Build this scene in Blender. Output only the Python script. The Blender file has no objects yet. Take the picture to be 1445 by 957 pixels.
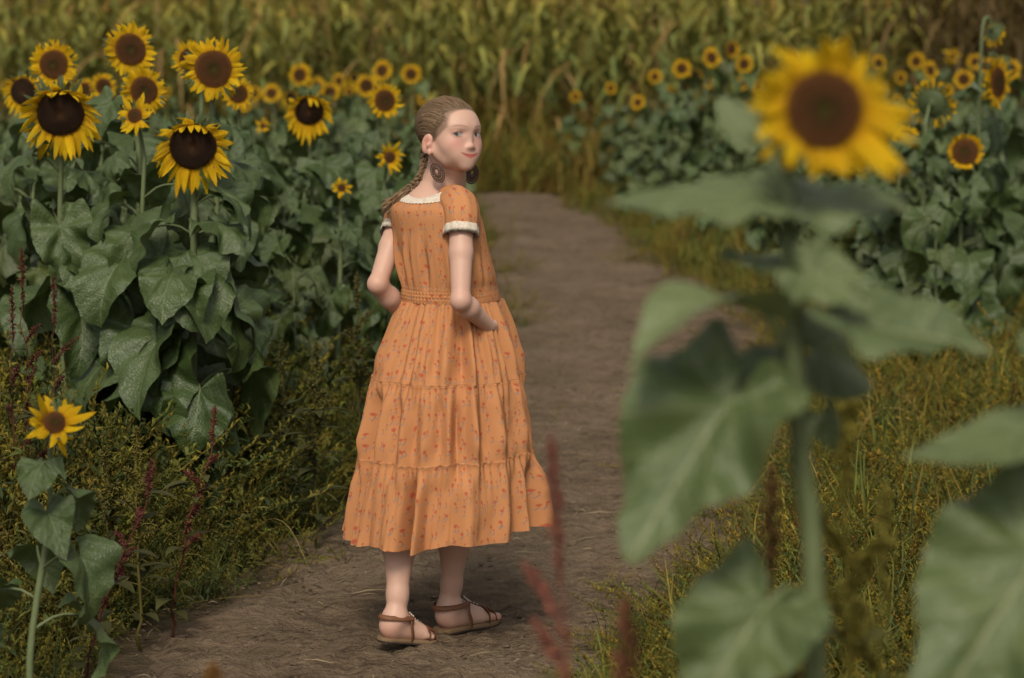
import bpy, math, random
import numpy as np
from mathutils import Vector, Matrix
PI = math.pi
sc = bpy.context.scene
COL = sc.collection
rad = math.radians

# ------------------------------------------------------------------ camera, sky, sun, exposure
CAM_H = 1.6
PITCH = math.atan((478.5-51)/3411.8)
cd = bpy.data.cameras.new('camera'); cam = bpy.data.objects.new('camera', cd); COL.objects.link(cam)
cam.location = (0, 0, CAM_H); cam.rotation_euler = (PI/2-PITCH, 0, 0)
cd.sensor_width = 36; cd.lens = 85; cd.clip_start = 0.1; cd.clip_end = 2000
cd.dof.use_dof = True; cd.dof.focus_distance = 6.42; cd.dof.aperture_fstop = 3.4
sc.camera = cam
w = bpy.data.worlds.new('World'); sc.world = w; w.use_nodes = True
SUN = Vector((-0.08, -0.68, 0.73)).normalized()
nt = w.node_tree
sky = nt.nodes.new('ShaderNodeTexSky'); sky.sky_type = 'NISHITA'; sky.sun_disc = False
sky.sun_elevation = math.asin(SUN.z); sky.sun_rotation = math.atan2(SUN.x, SUN.y)
sky.dust_density = 4.0; sky.air_density = 1.0
hs = nt.nodes.new('ShaderNodeHueSaturation'); hs.inputs['Saturation'].default_value = 0.12
nt.links.new(sky.outputs[0], hs.inputs['Color'])
bg = nt.nodes['Background']; nt.links.new(hs.outputs[0], bg.inputs[0]); bg.inputs[1].default_value = 0.072
sd = bpy.data.lights.new('sun', 'SUN'); sun = bpy.data.objects.new('sun', sd); COL.objects.link(sun)
sd.energy = 1.5; sd.angle = rad(14); sd.color = (1.0, 0.88, 0.70)
sun.location = (-5, -5, 12); sun.rotation_euler = SUN.to_track_quat('Z', 'Y').to_euler()
sc.view_settings.view_transform = 'Standard'; sc.view_settings.look = 'None'
sc.view_settings.gamma = 1; sc.view_settings.use_curve_mapping = False
sc.view_settings.exposure = 0.58

# ------------------------------------------------------------------ helpers
FW = np.array((0, math.cos(PITCH), -math.sin(PITCH))); UP = np.array((0, math.sin(PITCH), math.cos(PITCH)))
def ray(px, py):
    return FW*3411.8 + np.array((px-722.5, 0, 0)) + UP*(478.5-py)
def at(px, py, Y):
    d = ray(px, py); return np.array((0, 0, CAM_H)) + d*(Y/d[1])
def grd(px, py):
    d = ray(px, py); return np.array((0, 0, CAM_H)) + d*(CAM_H/-d[2])
def nrm(v):
    v = np.asarray(v, float); return v/(np.linalg.norm(v)+1e-12)
def hsh(a):
    a = np.sin(a*127.1+3.7)*43758.5453; return a-np.floor(a)
def vn(x, y, s=0.0):
    xi = np.floor(x); yi = np.floor(y); fx = x-xi; fy = y-yi
    fx = fx*fx*(3-2*fx); fy = fy*fy*(3-2*fy)
    h = lambda i, j: hsh(i*0.731+j*1.913+s*5.17+0.01*i*j)
    return (h(xi, yi)*(1-fx)+h(xi+1, yi)*fx)*(1-fy)+(h(xi, yi+1)*(1-fx)+h(xi+1, yi+1)*fx)*fy
def fbm(x, y, s=0.0, o=4):
    t = 0; a = 0.5
    for k in range(o):
        t = t+a*(vn(x, y, s+k)-0.5); x = x*2.03+5.1; y = y*2.03+1.7; a *= 0.5
    return t

class MB:
    def __init__(s): s.v = []; s.f = []; s.uv = []; s.c = []; s.m = []; s.n = 0
    def add(s, v, f, uv=None, col=(1, 1, 1), mat=0):
        v = np.asarray(v, float).reshape(-1, 3); k = len(v)
        f = np.asarray(f, int)
        s.v.append(v); s.f.append(f+s.n)
        s.uv.append(np.zeros((k, 2)) if uv is None else np.asarray(uv, float))
        c = np.asarray(col, float)
        s.c.append(np.tile(c, (k, 1)) if c.ndim == 1 else c)
        s.m.append(np.full(len(f), mat, int)); s.n += k
        return s
    def merge(s, o, M=None, tone=(1, 1, 1)):
        off = s.n
        v = np.concatenate(o.v)
        if M is not None: v = v@np.array(M)[:3, :3].T+np.array(M)[:3, 3]
        s.v.append(v); s.uv.append(np.concatenate(o.uv)); s.c.append(np.concatenate(o.c)*np.array(tone))
        for f, m in zip(o.f, o.m): s.f.append(f+off); s.m.append(m)
        s.n += len(v)
    def mesh(s, name, mats, smooth=True):
        me = bpy.data.meshes.new(name)
        v = np.concatenate(s.v)
        loops = np.concatenate([f.ravel() for f in s.f])
        tot = np.concatenate([np.full(len(f), f.shape[1]) for f in s.f])
        me.vertices.add(len(v)); me.vertices.foreach_set('co', v.astype(np.float32).ravel())
        me.loops.add(len(loops)); me.loops.foreach_set('vertex_index', loops.astype(np.int32))
        me.polygons.add(len(tot))
        st = np.concatenate(([0], np.cumsum(tot)[:-1])).astype(np.int32)
        me.polygons.foreach_set('loop_start', st)
        me.polygons.foreach_set('material_index', np.concatenate(s.m).astype(np.int32))
        me.polygons.foreach_set('use_smooth', np.full(len(tot), smooth))
        me.update(calc_edges=True)
        uv = np.concatenate(s.uv); ul = me.uv_layers.new(name='UVMap')
        ul.data.foreach_set('uv', uv[loops].astype(np.float32).ravel())
        c = np.concatenate(s.c); ca = me.color_attributes.new('Col', 'FLOAT_COLOR', 'POINT')
        ca.data.foreach_set('color', np.c_[c, np.ones(len(c))].astype(np.float32).ravel())
        me.validate(); me.update()
        for m in (mats if isinstance(mats, (list, tuple)) else [mats]): me.materials.append(m)
        return me
    def build(s, name, mats, parent=None, smooth=True, loc=None):
        return link(name, s.mesh(name, mats, smooth), parent, loc)

def link(name, me, parent=None, loc=None):
    o = bpy.data.objects.new(name, me); COL.objects.link(o)
    if parent is not None: o.parent = parent
    if loc is not None: o.location = loc
    return o
def tag(o, label=None, cat=None, group=None, kind=None):
    if label: o['label'] = label
    if cat: o['category'] = cat
    if group: o['group'] = group
    if kind: o['kind'] = kind
    return o
def empty(name, loc, rz=0.0):
    o = bpy.data.objects.new(name, None); COL.objects.link(o); o.empty_display_size = 0.1
    o.location = tuple(loc); o.rotation_euler = (0, 0, rz); return o
def dup(root, loc, rz, s):
    def cp(o, par):
        c = o.copy(); COL.objects.link(c)
        if par is not None: c.parent = par
        for ch in o.children: cp(ch, c)
        return c
    r = cp(root, None); r.location = tuple(loc); r.rotation_euler = (0, 0, rz); r.scale = (s, s, s)
    return r

def spline(P, n):
    P = np.asarray(P, float); k = len(P)
    Q = np.vstack((2*P[0]-P[1], P, 2*P[-1]-P[-2])); out = []
    for t in np.linspace(0, k-1, n):
        i = min(int(t), k-2); u = t-i; a, b, c, d = Q[i], Q[i+1], Q[i+2], Q[i+3]
        out.append(0.5*(2*b+(c-a)*u+(2*a-5*b+4*c-d)*u*u+(3*b-a-3*c+d)*u**3))
    return np.array(out)
def tube(P, r, sides=6, cap=True):
    P = np.asarray(P, float); n = len(P); r = np.broadcast_to(np.asarray(r, float), (n,))
    T = np.gradient(P, axis=0); T /= np.linalg.norm(T, axis=1)[:, None]+1e-12
    a = np.array((0, 0, 1.)) if abs(T[0][2]) < 0.9 else np.array((1., 0, 0))
    N = nrm(np.cross(T[0], a)); V = []; UV = []
    ang = np.linspace(0, 2*PI, sides+1); L = 0
    for i in range(n):
        N = nrm(N-T[i]*np.dot(N, T[i])); B = np.cross(T[i], N)
        if i: L += np.linalg.norm(P[i]-P[i-1])
        for q in ang:
            V.append(P[i]+r[i]*(math.cos(q)*N+math.sin(q)*B)); UV.append((q/(2*PI), L))
    F = []
    s1 = sides+1
    for i in range(n-1):
        for j in range(sides): F.append((i*s1+j, i*s1+j+1, (i+1)*s1+j+1, (i+1)*s1+j))
    if cap:
        for i in (0, n-1):
            V.append(P[i]); UV.append((0, 0)); c = len(V)-1
            for j in range(sides):
                F.append((c, i*s1+j+1, i*s1+j, c) if i == 0 else (c, i*s1+j, i*s1+j+1, c))
    F = [f for f in F]
    tri = [f[:3] for f in F if f[0] == f[3]]; quad = [f for f in F if f[0] != f[3]]
    return np.array(V), np.array(quad), np.array(UV), (np.array(tri) if tri else None)
def addtube(mb, P, r, sides=6, col=(1, 1, 1), mat=0, cap=True):
    V, Q, UV, T = tube(P, r, sides, cap)
    mb.add(V, Q, UV, col, mat)
    if T is not None:
        mb.f.append(T+mb.n-len(V)); mb.m.append(np.full(len(T), mat, int))
def gridf(nu, nv):
    i, j = np.meshgrid(np.arange(nu-1), np.arange(nv-1), indexing='ij'); a = (i*nv+j).ravel()
    return np.c_[a, a+nv, a+nv+1, a+1]

# ------------------------------------------------------------------ node helpers
class NT:
    def __init__(s, name):
        s.m = bpy.data.materials.new(name); s.m.use_nodes = True; s.t = s.m.node_tree
        s.b = s.t.nodes['Principled BSDF']; s.out = s.t.nodes['Material Output']
    def set(s, node, key, val):
        i = node.inputs[key]
        if isinstance(val, bpy.types.NodeSocket): s.t.links.new(val, i)
        elif isinstance(val, (tuple, list)) and len(val) == 3 and i.type == 'RGBA': i.default_value = (*val, 1)
        else: i.default_value = val
    def n(s, typ, out=0, props={}, **kw):
        nd = s.t.nodes.new('ShaderNode'+typ)
        for k, v in props.items(): setattr(nd, k, v)
        for k, v in kw.items():
            key = int(k[1:]) if k[0] == '_' and k[1:].isdigit() else k.replace('_', ' ')
            s.set(nd, key, v)
        return nd.outputs[out]
    def ma(s, op, a, b=0.0, c=0.0):
        return s.n('Math', props={'operation': op}, _0=a, _1=b, _2=c)
    def noise(s, vec, scale, det=3.0, rough=0.55, out=0):
        k = dict(Scale=scale, Detail=det, Roughness=rough)
        if vec is not None: k['Vector'] = vec
        return s.n('TexNoise', out, **k)
    def mix(s, f, a, b, mode='MIX'):
        nd = s.t.nodes.new('ShaderNodeMix'); nd.data_type = 'RGBA'; nd.blend_type = mode
        for i, v in ((0, f), (6, a), (7, b)):
            if isinstance(v, bpy.types.NodeSocket): s.t.links.new(v, nd.inputs[i])
            elif i == 0: nd.inputs[0].default_value = v
            else: nd.inputs[i].default_value = (*v, 1)
        return nd.outputs[2]
    def ramp(s, f, stops):
        nd = s.t.nodes.new('ShaderNodeValToRGB'); e = nd.color_ramp.elements
        while len(e) < len(stops): e.new(0.5)
        for k, (p, c) in enumerate(stops):
            e[k].position = p; e[k].color = (*c, 1) if isinstance(c, (tuple, list)) else (c, c, c, 1)
        s.t.links.new(f, nd.inputs[0]); return nd.outputs[0]
    def bump(s, h, strength=0.3, dist=0.01):
        o = s.n('Bump', Strength=strength, Distance=dist, Height=h); s.t.links.new(o, s.b.inputs['Normal']); return o
    def coord(s, o='Object'):
        nd = s.t.nodes.new('ShaderNodeTexCoord'); return nd.outputs[o]
    def col(s):
        nd = s.t.nodes.new('ShaderNodeVertexColor'); nd.layer_name = 'Col'; return nd.outputs[0]
    def rnd(s):
        return s.t.nodes.new('ShaderNodeObjectInfo').outputs['Random']
    def fin(s, color, rough=0.6, spec=0.3, trans=0.0, tcol=None, sub=0.0):
        s.set(s.b, 'Base Color', color); s.set(s.b, 'Roughness', rough); s.set(s.b, 'Specular IOR Level', spec)
        if sub:
            s.b.inputs['Subsurface Weight'].default_value = sub
            s.b.inputs['Subsurface Radius'].default_value = (0.6, 0.25, 0.15); s.b.inputs['Subsurface Scale'].default_value = 0.012
        if trans:
            tr = s.t.nodes.new('ShaderNodeBsdfTranslucent'); s.set(tr, 'Color', tcol if tcol is not None else color)
            mx = s.t.nodes.new('ShaderNodeMixShader'); mx.inputs[0].default_value = trans
            s.t.links.new(s.b.outputs[0], mx.inputs[1]); s.t.links.new(tr.outputs[0], mx.inputs[2])
            s.t.links.new(mx.outputs[0], s.out.inputs[0])
        return s.m

# ------------------------------------------------------------------ materials
def m_leaf(name, dark, light, vein, pale, spec=0.55):
    t = NT(name); uv = t.coord('UV')
    sp = t.t.nodes.new('ShaderNodeSeparateXYZ'); t.t.links.new(uv, sp.inputs[0])
    x, y = sp.outputs[0], sp.outputs[1]
    ay = t.ma('ABSOLUTE', y)
    mid = t.ma('SMOOTH_MIN', t.ma('MAXIMUM', t.ma('SUBTRACT', 1.0, t.ma('DIVIDE', ay, 0.014)), 0.0), 1.0, 0.1)
    q = t.ma('FRACT', t.ma('MULTIPLY', t.ma('SUBTRACT', x, t.ma('ADD', t.ma('MULTIPLY', t.ma('POWER', ay, 0.85), 0.95), t.ma('MULTIPLY', t.noise(uv, 3.0, 2), 0.22))), 4.6))
    lat = t.ma('MAXIMUM', t.ma('SUBTRACT', 1.0, t.ma('DIVIDE', t.ma('ABSOLUTE', t.ma('SUBTRACT', q, 0.5)), 0.06)), 0.0)
    v = t.ma('MAXIMUM', mid, t.ma('MULTIPLY', lat, 0.55))
    big = t.noise(t.coord(), 9.0, 3); fine = t.noise(uv, 38.0, 4, 0.6)
    c = t.mix(big, dark, light)
    c = t.mix(t.ma('MULTIPLY', t.rnd(), 0.45), c, pale)
    c = t.mix(t.ma('MULTIPLY', t.ma('GREATER_THAN', t.noise(uv, 7.0, 5, 0.7), 0.67), 0.35), c, (0.10, 0.075, 0.02))
    bf = t.t.nodes.new('ShaderNodeNewGeometry').outputs['Backfacing']
    c = t.mix(t.ma('MULTIPLY', bf, 0.45), c, pale)
    c2 = t.mix(t.ma('MULTIPLY', v, 0.75), c, vein)
    c2 = t.mix(1.0, c2, t.col(), 'MULTIPLY')
    net = t.n('TexVoronoi', props={'feature': 'DISTANCE_TO_EDGE'}, Vector=uv, Scale=26.0)
    quil = t.ma('ABSOLUTE', t.ma('SUBTRACT', q, 0.5))
    h = t.ma('ADD', t.ma('MULTIPLY', quil, -1.3), t.ma('ADD', t.ma('MULTIPLY', fine, 0.5), t.ma('MULTIPLY', t.ma('MINIMUM', net, 0.25), 1.6)))
    t.bump(h, 0.38, 0.008)
    return t.fin(c2, t.ma('ADD', 0.34, t.ma('MULTIPLY', fine, 0.25)), spec, 0.14, t.mix(0.5, c2, (0.10, 0.16, 0.02)))
M = {}
M['leaf'] = m_leaf('sunflower_leaf', (0.026, 0.049, 0.011), (0.058, 0.092, 0.023), (0.15, 0.185, 0.070), (0.095, 0.132, 0.042))
t = NT('stem_green'); c = t.mix(t.noise(t.coord(), 30, 3), (0.095, 0.125, 0.050), (0.165, 0.195, 0.090)); t.bump(t.noise(t.coord(), 120, 3), 0.4, 0.003)
M['stem'] = t.fin(c, 0.55, 0.3)
t = NT('bract_green'); c = t.mix(t.noise(t.coord(), 20, 3), (0.045, 0.07, 0.025), (0.09, 0.11, 0.04)); M['bract'] = t.fin(c, 0.6, 0.3, 0.15)
t = NT('petal_yellow'); uv = t.coord('UV'); sp = t.t.nodes.new('ShaderNodeSeparateXYZ'); t.t.links.new(uv, sp.inputs[0])
c = t.ramp(sp.outputs[0], [(0.0, (0.46, 0.19, 0.008)), (0.22, (0.78, 0.47, 0.008)), (0.7, (0.90, 0.62, 0.014)), (1.0, (0.84, 0.53, 0.012))])
c = t.mix(t.ma('MULTIPLY', t.noise(t.coord(), 14, 3), 0.5), c, (0.60, 0.33, 0.006))
c = t.mix(1.0, c, t.col(), 'MULTIPLY')
st = t.n('TexNoise', Vector=t.n('Mapping', Vector=uv, Scale=(2.0, 26.0, 1.0)), Scale=1.0, Detail=2.0); t.bump(st, 0.6, 0.01)
M['petal'] = t.fin(c, 0.6, 0.2, 0.32, t.mix(0.3, c, (0.8, 0.5, 0.0)))
def m_disc(name, stops):
    t = NT(name); uv = t.coord('UV'); sp = t.t.nodes.new('ShaderNodeSeparateXYZ'); t.t.links.new(uv, sp.inputs[0])
    n = t.noise(t.coord(), 6, 4, 0.7)
    c = t.ramp(t.ma('ADD', sp.outputs[0], t.ma('MULTIPLY', t.ma('SUBTRACT', n, 0.5), 0.25)), stops)
    c = t.mix(1.0, c, t.col(), 'MULTIPLY')
    t.bump(t.noise(t.coord(), 40, 3), 0.6, 0.03)
    return t.fin(c, 0.85, 0.15)
M['disc_old'] = m_disc('disc_old', [(0, (0.085, 0.042, 0.016)), (0.3, (0.048, 0.024, 0.012)), (0.75, (0.030, 0.017, 0.010)), (1, (0.06, 0.028, 0.008))])
M['disc'] = m_disc('disc_brown', [(0, (0.060, 0.050, 0.010)), (0.3, (0.058, 0.034, 0.009)), (0.5, (0.085, 0.036, 0.012)), (0.8, (0.105, 0.045, 0.016)), (1, (0.18, 0.075, 0.014))])
t = NT('plant_tissue'); c = t.mix(t.ma('MULTIPLY', t.noise(t.coord(), 25, 2), 0.5), t.col(), t.mix(1.0, t.col(), (0.5, 0.5, 0.5), 'MULTIPLY'))
M['plant'] = t.fin(c, 0.7, 0.2, 0.2)
t = NT('corn_tissue'); c = t.mix(t.ma('MULTIPLY', t.noise(t.coord(), 6, 3), 0.6), t.col(), t.mix(1.0, t.col(), (0.5, 0.55, 0.5), 'MULTIPLY'))
c = t.mix(t.ma('MULTIPLY', t.rnd(), 0.35), c, t.mix(1.0, c, (1.5, 1.15, 0.7), 'MULTIPLY'))
M['corn'] = t.fin(c, 0.6, 0.3, 0.2)
# soil
def m_soil(name, green):
    t = NT(name); o = t.coord()
    big = t.noise(o, 1.3, 5, 0.6); mid = t.noise(o, 9, 6, 0.65); fin = t.noise(o, 70, 5, 0.7)
    st = t.noise(t.n('Mapping', Vector=o, Scale=(7.0, 22.0, 10.0)), 1.0, 5, 0.65)
    c = t.ramp(t.ma('ADD', t.ma('MULTIPLY', big, 0.35), t.ma('ADD', t.ma('MULTIPLY', mid, 0.25), t.ma('MULTIPLY', st, 0.40))), [(0.36, (0.082, 0.056, 0.034)), (0.5, (0.182, 0.130, 0.083)), (0.66, (0.262, 0.196, 0.133))])
    c = t.mix(t.ma('MULTIPLY', t.ma('GREATER_THAN', fin, 0.60), 0.45), c, (0.055, 0.042, 0.033))
    c = t.mix(t.ma('MULTIPLY', t.ma('GREATER_THAN', t.noise(o, 90, 2), 0.68), 0.5), c, (0.33, 0.27, 0.2))
    if green: c = t.mix(t.ma('MULTIPLY', mid, 0.9), c, (0.045, 0.040, 0.015))
    vor = t.n('TexVoronoi', Vector=o, Scale=38.0)
    h = t.ma('ADD', t.ma('ADD', t.ma('MULTIPLY', st, 1.2), t.ma('MULTIPLY', mid, 1.0)), t.ma('ADD', t.ma('MULTIPLY', fin, 0.45), t.ma('MULTIPLY', vor, 0.3)))
    t.bump(h, 1.0, 0.035)
    return t.fin(c, 0.95, 0.1)
M['path'] = m_soil('path_dirt', False); M['ground'] = m_soil('field_soil', True)
t = NT('litter'); M['litter'] = t.fin(t.col(), 0.9, 0.1)
# ------------------------------------------------------------------ ground and path
LE = np.array([grd(*p)[:2] for p in [(20,1040),(95,955),(200,880),(290,835),(400,778),(465,735),(490,690),(550,610),(640,505),(688,430),(690,350),(683,305),(655,288),(615,277),(590,266)]])
RE = np.array([grd(*p)[:2] for p in [(760,1040),(830,957),(880,905),(940,850),(1000,795),(1060,740),(1080,690),(1085,640),(1100,590),(1098,530),(1075,475),(1010,422),(955,388),(905,360),(895,335),(850,308),(800,290),(790,276),(800,266)]])
def lx(Y): return np.interp(Y, LE[:, 1], LE[:, 0])
def rx(Y): return np.interp(Y, RE[:, 1], RE[:, 0])
YEND = LE[-1, 1]
g = MB()
xs = np.concatenate((np.linspace(-120, -8, 15), np.linspace(-7, 7, 57), np.linspace(8, 120, 15)))
ys = np.concatenate((np.linspace(-60, 2, 12), np.linspace(2.3, 34, 110), np.linspace(36, 200, 20)))
X, Y = np.meshgrid(xs, ys, indexing='ij')
Z = fbm(X*1.1, Y*1.1, 3)*0.05-0.012
g.add(np.c_[X.ravel(), Y.ravel(), Z.ravel()], gridf(len(xs), len(ys)))
tag(g.build('ground', M['ground']), kind='structure')
rows = [3.9]
while rows[-1] < YEND: rows.append(rows[-1]*1.0042+0.004)
rows = np.array(rows); nc = 150
sx = np.linspace(0, 1, nc)
jl = fbm(rows*2.3, rows*0+1, 11)*0.6; jr = fbm(rows*2.1, rows*0+7, 12)*0.6
A = lx(rows)+jl-0.12; B = rx(rows)+jr+0.12
PX = A[:, None]+(B-A)[:, None]*sx[None]; PY = np.repeat(rows[:, None], nc, 1)
d = np.minimum(PX-A[:, None], B[:, None]-PX)
ed = np.clip(d/0.22, 0, 1); ed = ed*ed*(3-2*ed)
endf = np.clip((YEND-PY)/1.2, 0, 1)
bmp = fbm(PX*3, PY*3, 1)*0.035+fbm(PX*14, PY*14, 2)*0.046+fbm(PX*45, PY*45, 4, 3)*0.024
PZ = 0.016*ed*endf+bmp*(0.25+0.75*ed)-0.035*(1-ed*endf)
def pathz(x, y): return 0.016+float(fbm(np.array(x*3.), np.array(y*3.), 1)*0.035+fbm(np.array(x*14.), np.array(y*14.), 2)*0.02)
pm = MB(); pm.add(np.c_[PX.ravel(), PY.ravel(), PZ.ravel()], gridf(len(rows), nc)[:, ::-1])
tag(pm.build('dirt_path', M['path']), kind='structure')

# ------------------------------------------------------------------ the girl
Y0 = grd(612, 905)[1]
def P(px, py, dy=0.0): return at(px, py, Y0+dy)
A50 = rad(50)
Fv = np.array((math.sin(A50), math.cos(A50), 0)); Rv = np.array((math.cos(A50), -math.sin(A50), 0)); Zv = np.array((0, 0, 1.))

def surfnet(D, org, h):
    S = D < 0; nx, ny, nz = D.shape
    acc = np.zeros((nx-1, ny-1, nz-1, 3), np.float32); cnt = np.zeros((nx-1, ny-1, nz-1), np.float32)
    def sl(ax, o, full): return slice(o, full-1+o)
    sh = (nx, ny, nz)
    for ax in range(3):
        b, c = [k for k in range(3) if k != ax]
        for ob in (0, 1):
            for oc in (0, 1):
                s0 = [0]*3; s0[ax] = slice(0, sh[ax]-1); s0[b] = sl(b, ob, sh[b]); s0[c] = sl(c, oc, sh[c])
                s1 = list(s0); s1[ax] = slice(1, sh[ax])
                a0 = D[tuple(s0)]; a1 = D[tuple(s1)]
                mk = (a0 < 0) != (a1 < 0)
                tt = np.where(mk, a0/np.where(mk, a0-a1, 1), 0)
                cnt += mk
                acc[..., ax] += tt; acc[..., b] += mk*ob; acc[..., c] += mk*oc
    act = cnt > 0; idx = np.full(act.shape, -1, int); idx[act] = np.arange(act.sum())
    ii = np.argwhere(act)
    V = (ii+acc[act]/cnt[act][:, None])*h+np.asarray(org)
    F = []
    for ax in range(3):
        b, c = (ax+1) % 3, (ax+2) % 3
        s0 = [slice(1, -1)]*3; s1 = [slice(1, -1)]*3
        s0[ax] = slice(0, -1); s1[ax] = slice(1, None)
        a0 = S[tuple(s0)]; a1 = S[tuple(s1)]
        e = np.argwhere(a0 != a1); flip = a0[a0 != a1]
        off = np.ones(3, int); off[ax] = 0
        p = e+off
        def id_(db, dc):
            q = p.copy(); q[:, b] -= db; q[:, c] -= dc; return idx[q[:, 0], q[:, 1], q[:, 2]]
        q = np.c_[id_(1, 1), id_(0, 1), id_(0, 0), id_(1, 0)]
        q[~flip] = q[~flip][:, ::-1]; F.append(q)
    return V, np.concatenate(F)
class SDF:
    def __init__(s, lo, hi, h):
        s.lo = np.asarray(lo, float); s.h = h
        n = np.ceil((np.asarray(hi)-s.lo)/h).astype(int)+1
        ax = [(s.lo[k]+np.arange(n[k])*h).astype(np.float32) for k in range(3)]
        s.X = ax[0][:, None, None]; s.Y = ax[1][None, :, None]; s.Z = ax[2][None, None, :]
        s.D = np.full(n, 9.0, np.float32)
    def ell(s, c, r, rot=None):
        x, y, z = s.X-c[0], s.Y-c[1], s.Z-c[2]
        if rot is not None:
            x, y, z = (rot[k][0]*x+rot[k][1]*y+rot[k][2]*z for k in range(3))
        k0 = np.sqrt((x/r[0])**2+(y/r[1])**2+(z/r[2])**2); k1 = np.sqrt((x/r[0]**2)**2+(y/r[1]**2)**2+(z/r[2]**2)**2)
        return k0*(k0-1)/np.maximum(k1, 1e-4)
    def cap(s, a, b, ra, rb=None):
        rb = ra if rb is None else rb
        a = np.asarray(a, float); ab = np.asarray(b, float)-a; L = ab@ab
        t = np.clip(((s.X-a[0])*ab[0]+(s.Y-a[1])*ab[1]+(s.Z-a[2])*ab[2])/L, 0, 1)
        return np.sqrt((s.X-a[0]-t*ab[0])**2+(s.Y-a[1]-t*ab[1])**2+(s.Z-a[2]-t*ab[2])**2)-(ra+t*(rb-ra))
    def chain(s, pts, rs, k=0.01):
        for i in range(len(pts)-1): s.u(s.cap(pts[i], pts[i+1], rs[i], rs[i+1]), k)
    def u(s, d, k=0.01):
        if k <= 0: s.D = np.minimum(s.D, d); return
        h = np.clip(0.5+0.5*(s.D-d)/k, 0, 1); s.D = s.D*(1-h)+d*h-k*h*(1-h)
    def sub(s, d, k=0.005):
        d = -d; h = np.clip(0.5-0.5*(s.D-d)/k, 0, 1); s.D = s.D*(1-h)+d*h+k*h*(1-h)
    def mesh(s): return surfnet(s.D, s.lo, s.h)

# head frame: local x = her left, y = face direction, z = up
HB = rad(39); HC = P(635.5, 191.5, 0.0)
hf = np.array((math.sin(HB), -math.cos(HB), 0.06)); hf = nrm(hf)
hl = nrm(np.cross(hf, Zv)) * -1   # her left
hu = nrm(np.cross(hl, hf)); 
roll = rad(3); hl, hu = hl*math.cos(roll)+hu*math.sin(roll), hu*math.cos(roll)-hl*math.sin(roll)
if hu[2] < 0: hu = -hu
HM = np.array((hl, hf, hu))          # rows
def h2w(v): return np.asarray(v)@HM+HC
def w2h(v): return (np.asarray(v)-HC)@HM.T

s = SDF((-0.095, -0.125, -0.17), (0.095, 0.125, 0.12), 0.0015)
s.u(s.ell((0, -0.017, 0.028), (0.069, 0.086, 0.068)))
s.u(s.ell((0, 0.022, 0.026), (0.0585, 0.0620, 0.046)), 0.02)
s.u(s.ell((0, 0.020, -0.004), (0.0590, 0.0615, 0.074)), 0.02)
s.u(s.ell((0, 0.036, -0.056), (0.0425, 0.0410, 0.034)), 0.026)
s.u(s.ell((0, 0.068, -0.0800), (0.0170, 0.0120, 0.0125)), 0.018)
for q in (-1, 1):
    s.u(s.ell((q*0.034, 0.0475, -0.028), (0.0225, 0.0235, 0.0225)), 0.028)
    s.u(s.cap((q*0.012, 0.0770, 0.0200), (q*0.040, 0.0610, 0.0190), 0.0030, 0.0030), 0.018)
    s.sub(s.ell((q*0.0315, 0.0880, 0.0020), (0.0170, 0.0110, 0.0080)), 0.010)
    s.u(s.cap((q*0.036, 0.028, -0.064), (q*0.054, 0.000, -0.040), 0.012, 0.012), 0.02)
s.u(s.cap((0, 0.0745, 0.006), (0, 0.0850, -0.0270), 0.0048, 0.0054), 0.013)
s.u(s.ell((0, 0.0872, -0.0300), (0.0064, 0.0070, 0.0058)), 0.007)
for q in (-1, 1):
    s.u(s.ell((q*0.0084, 0.0830, -0.0320), (0.0052, 0.0070, 0.0050)), 0.005)
    s.sub(s.ell((q*0.0048, 0.0900, -0.0368), (0.0026, 0.0036, 0.0018)), 0.002)
# mouth mound and lips, corners lifted in a small smile
s.u(s.ell((0, 0.0620, -0.053), (0.034, 0.0180, 0.021)), 0.024)
xs_ = np.linspace(-0.0275, 0.0275, 9)
def lipz(x): return -0.0530+0.0080*(x/0.0275)**2
def lipy(x): return 0.0800-0.0150*(x/0.0275)**2
up_ = [(x, lipy(x)-0.0016, lipz(x)+0.0030*(1-abs(x)/0.0295)) for x in xs_]
lo_ = [(x, lipy(x)-0.0020, lipz(x)-0.0044*(1-(x/0.0285)**2)) for x in xs_]
for a_, b_, xa in zip(up_[:-1], up_[1:], xs_): s.u(s.cap(a_, b_, 0.0030), 0.003)
for a_, b_, xa in zip(lo_[:-1], lo_[1:], xs_): s.u(s.cap(a_, b_, 0.0036), 0.003)
for i in range(8):
    x0, x1 = xs_[i]*1.1, xs_[i+1]*1.1
    s.sub(s.cap((x0, lipy(x0)+0.0012, lipz(x0)), (x1, lipy(x1)+0.0012, lipz(x1)), 0.0014), 0.0015)
# eyeballs with lids around an almond opening
EC = [(q*0.0305, 0.0640, 0.0010) for q in (-1, 1)]
for q, c in zip((-1, 1), EC):
    lid = s.ell(c, (0.0148, 0.0140, 0.0140))
    xx = (s.X-c[0])/0.0155; zc = c[2]-0.0004+0.0012*xx*q
    al = np.abs(s.Z-zc)-0.0057*(1-xx**2)
    s.u(np.maximum(lid, -al), 0.0025)
    s.u(s.ell(c, (0.0124, 0.0124, 0.0124)), 0.0004)
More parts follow.
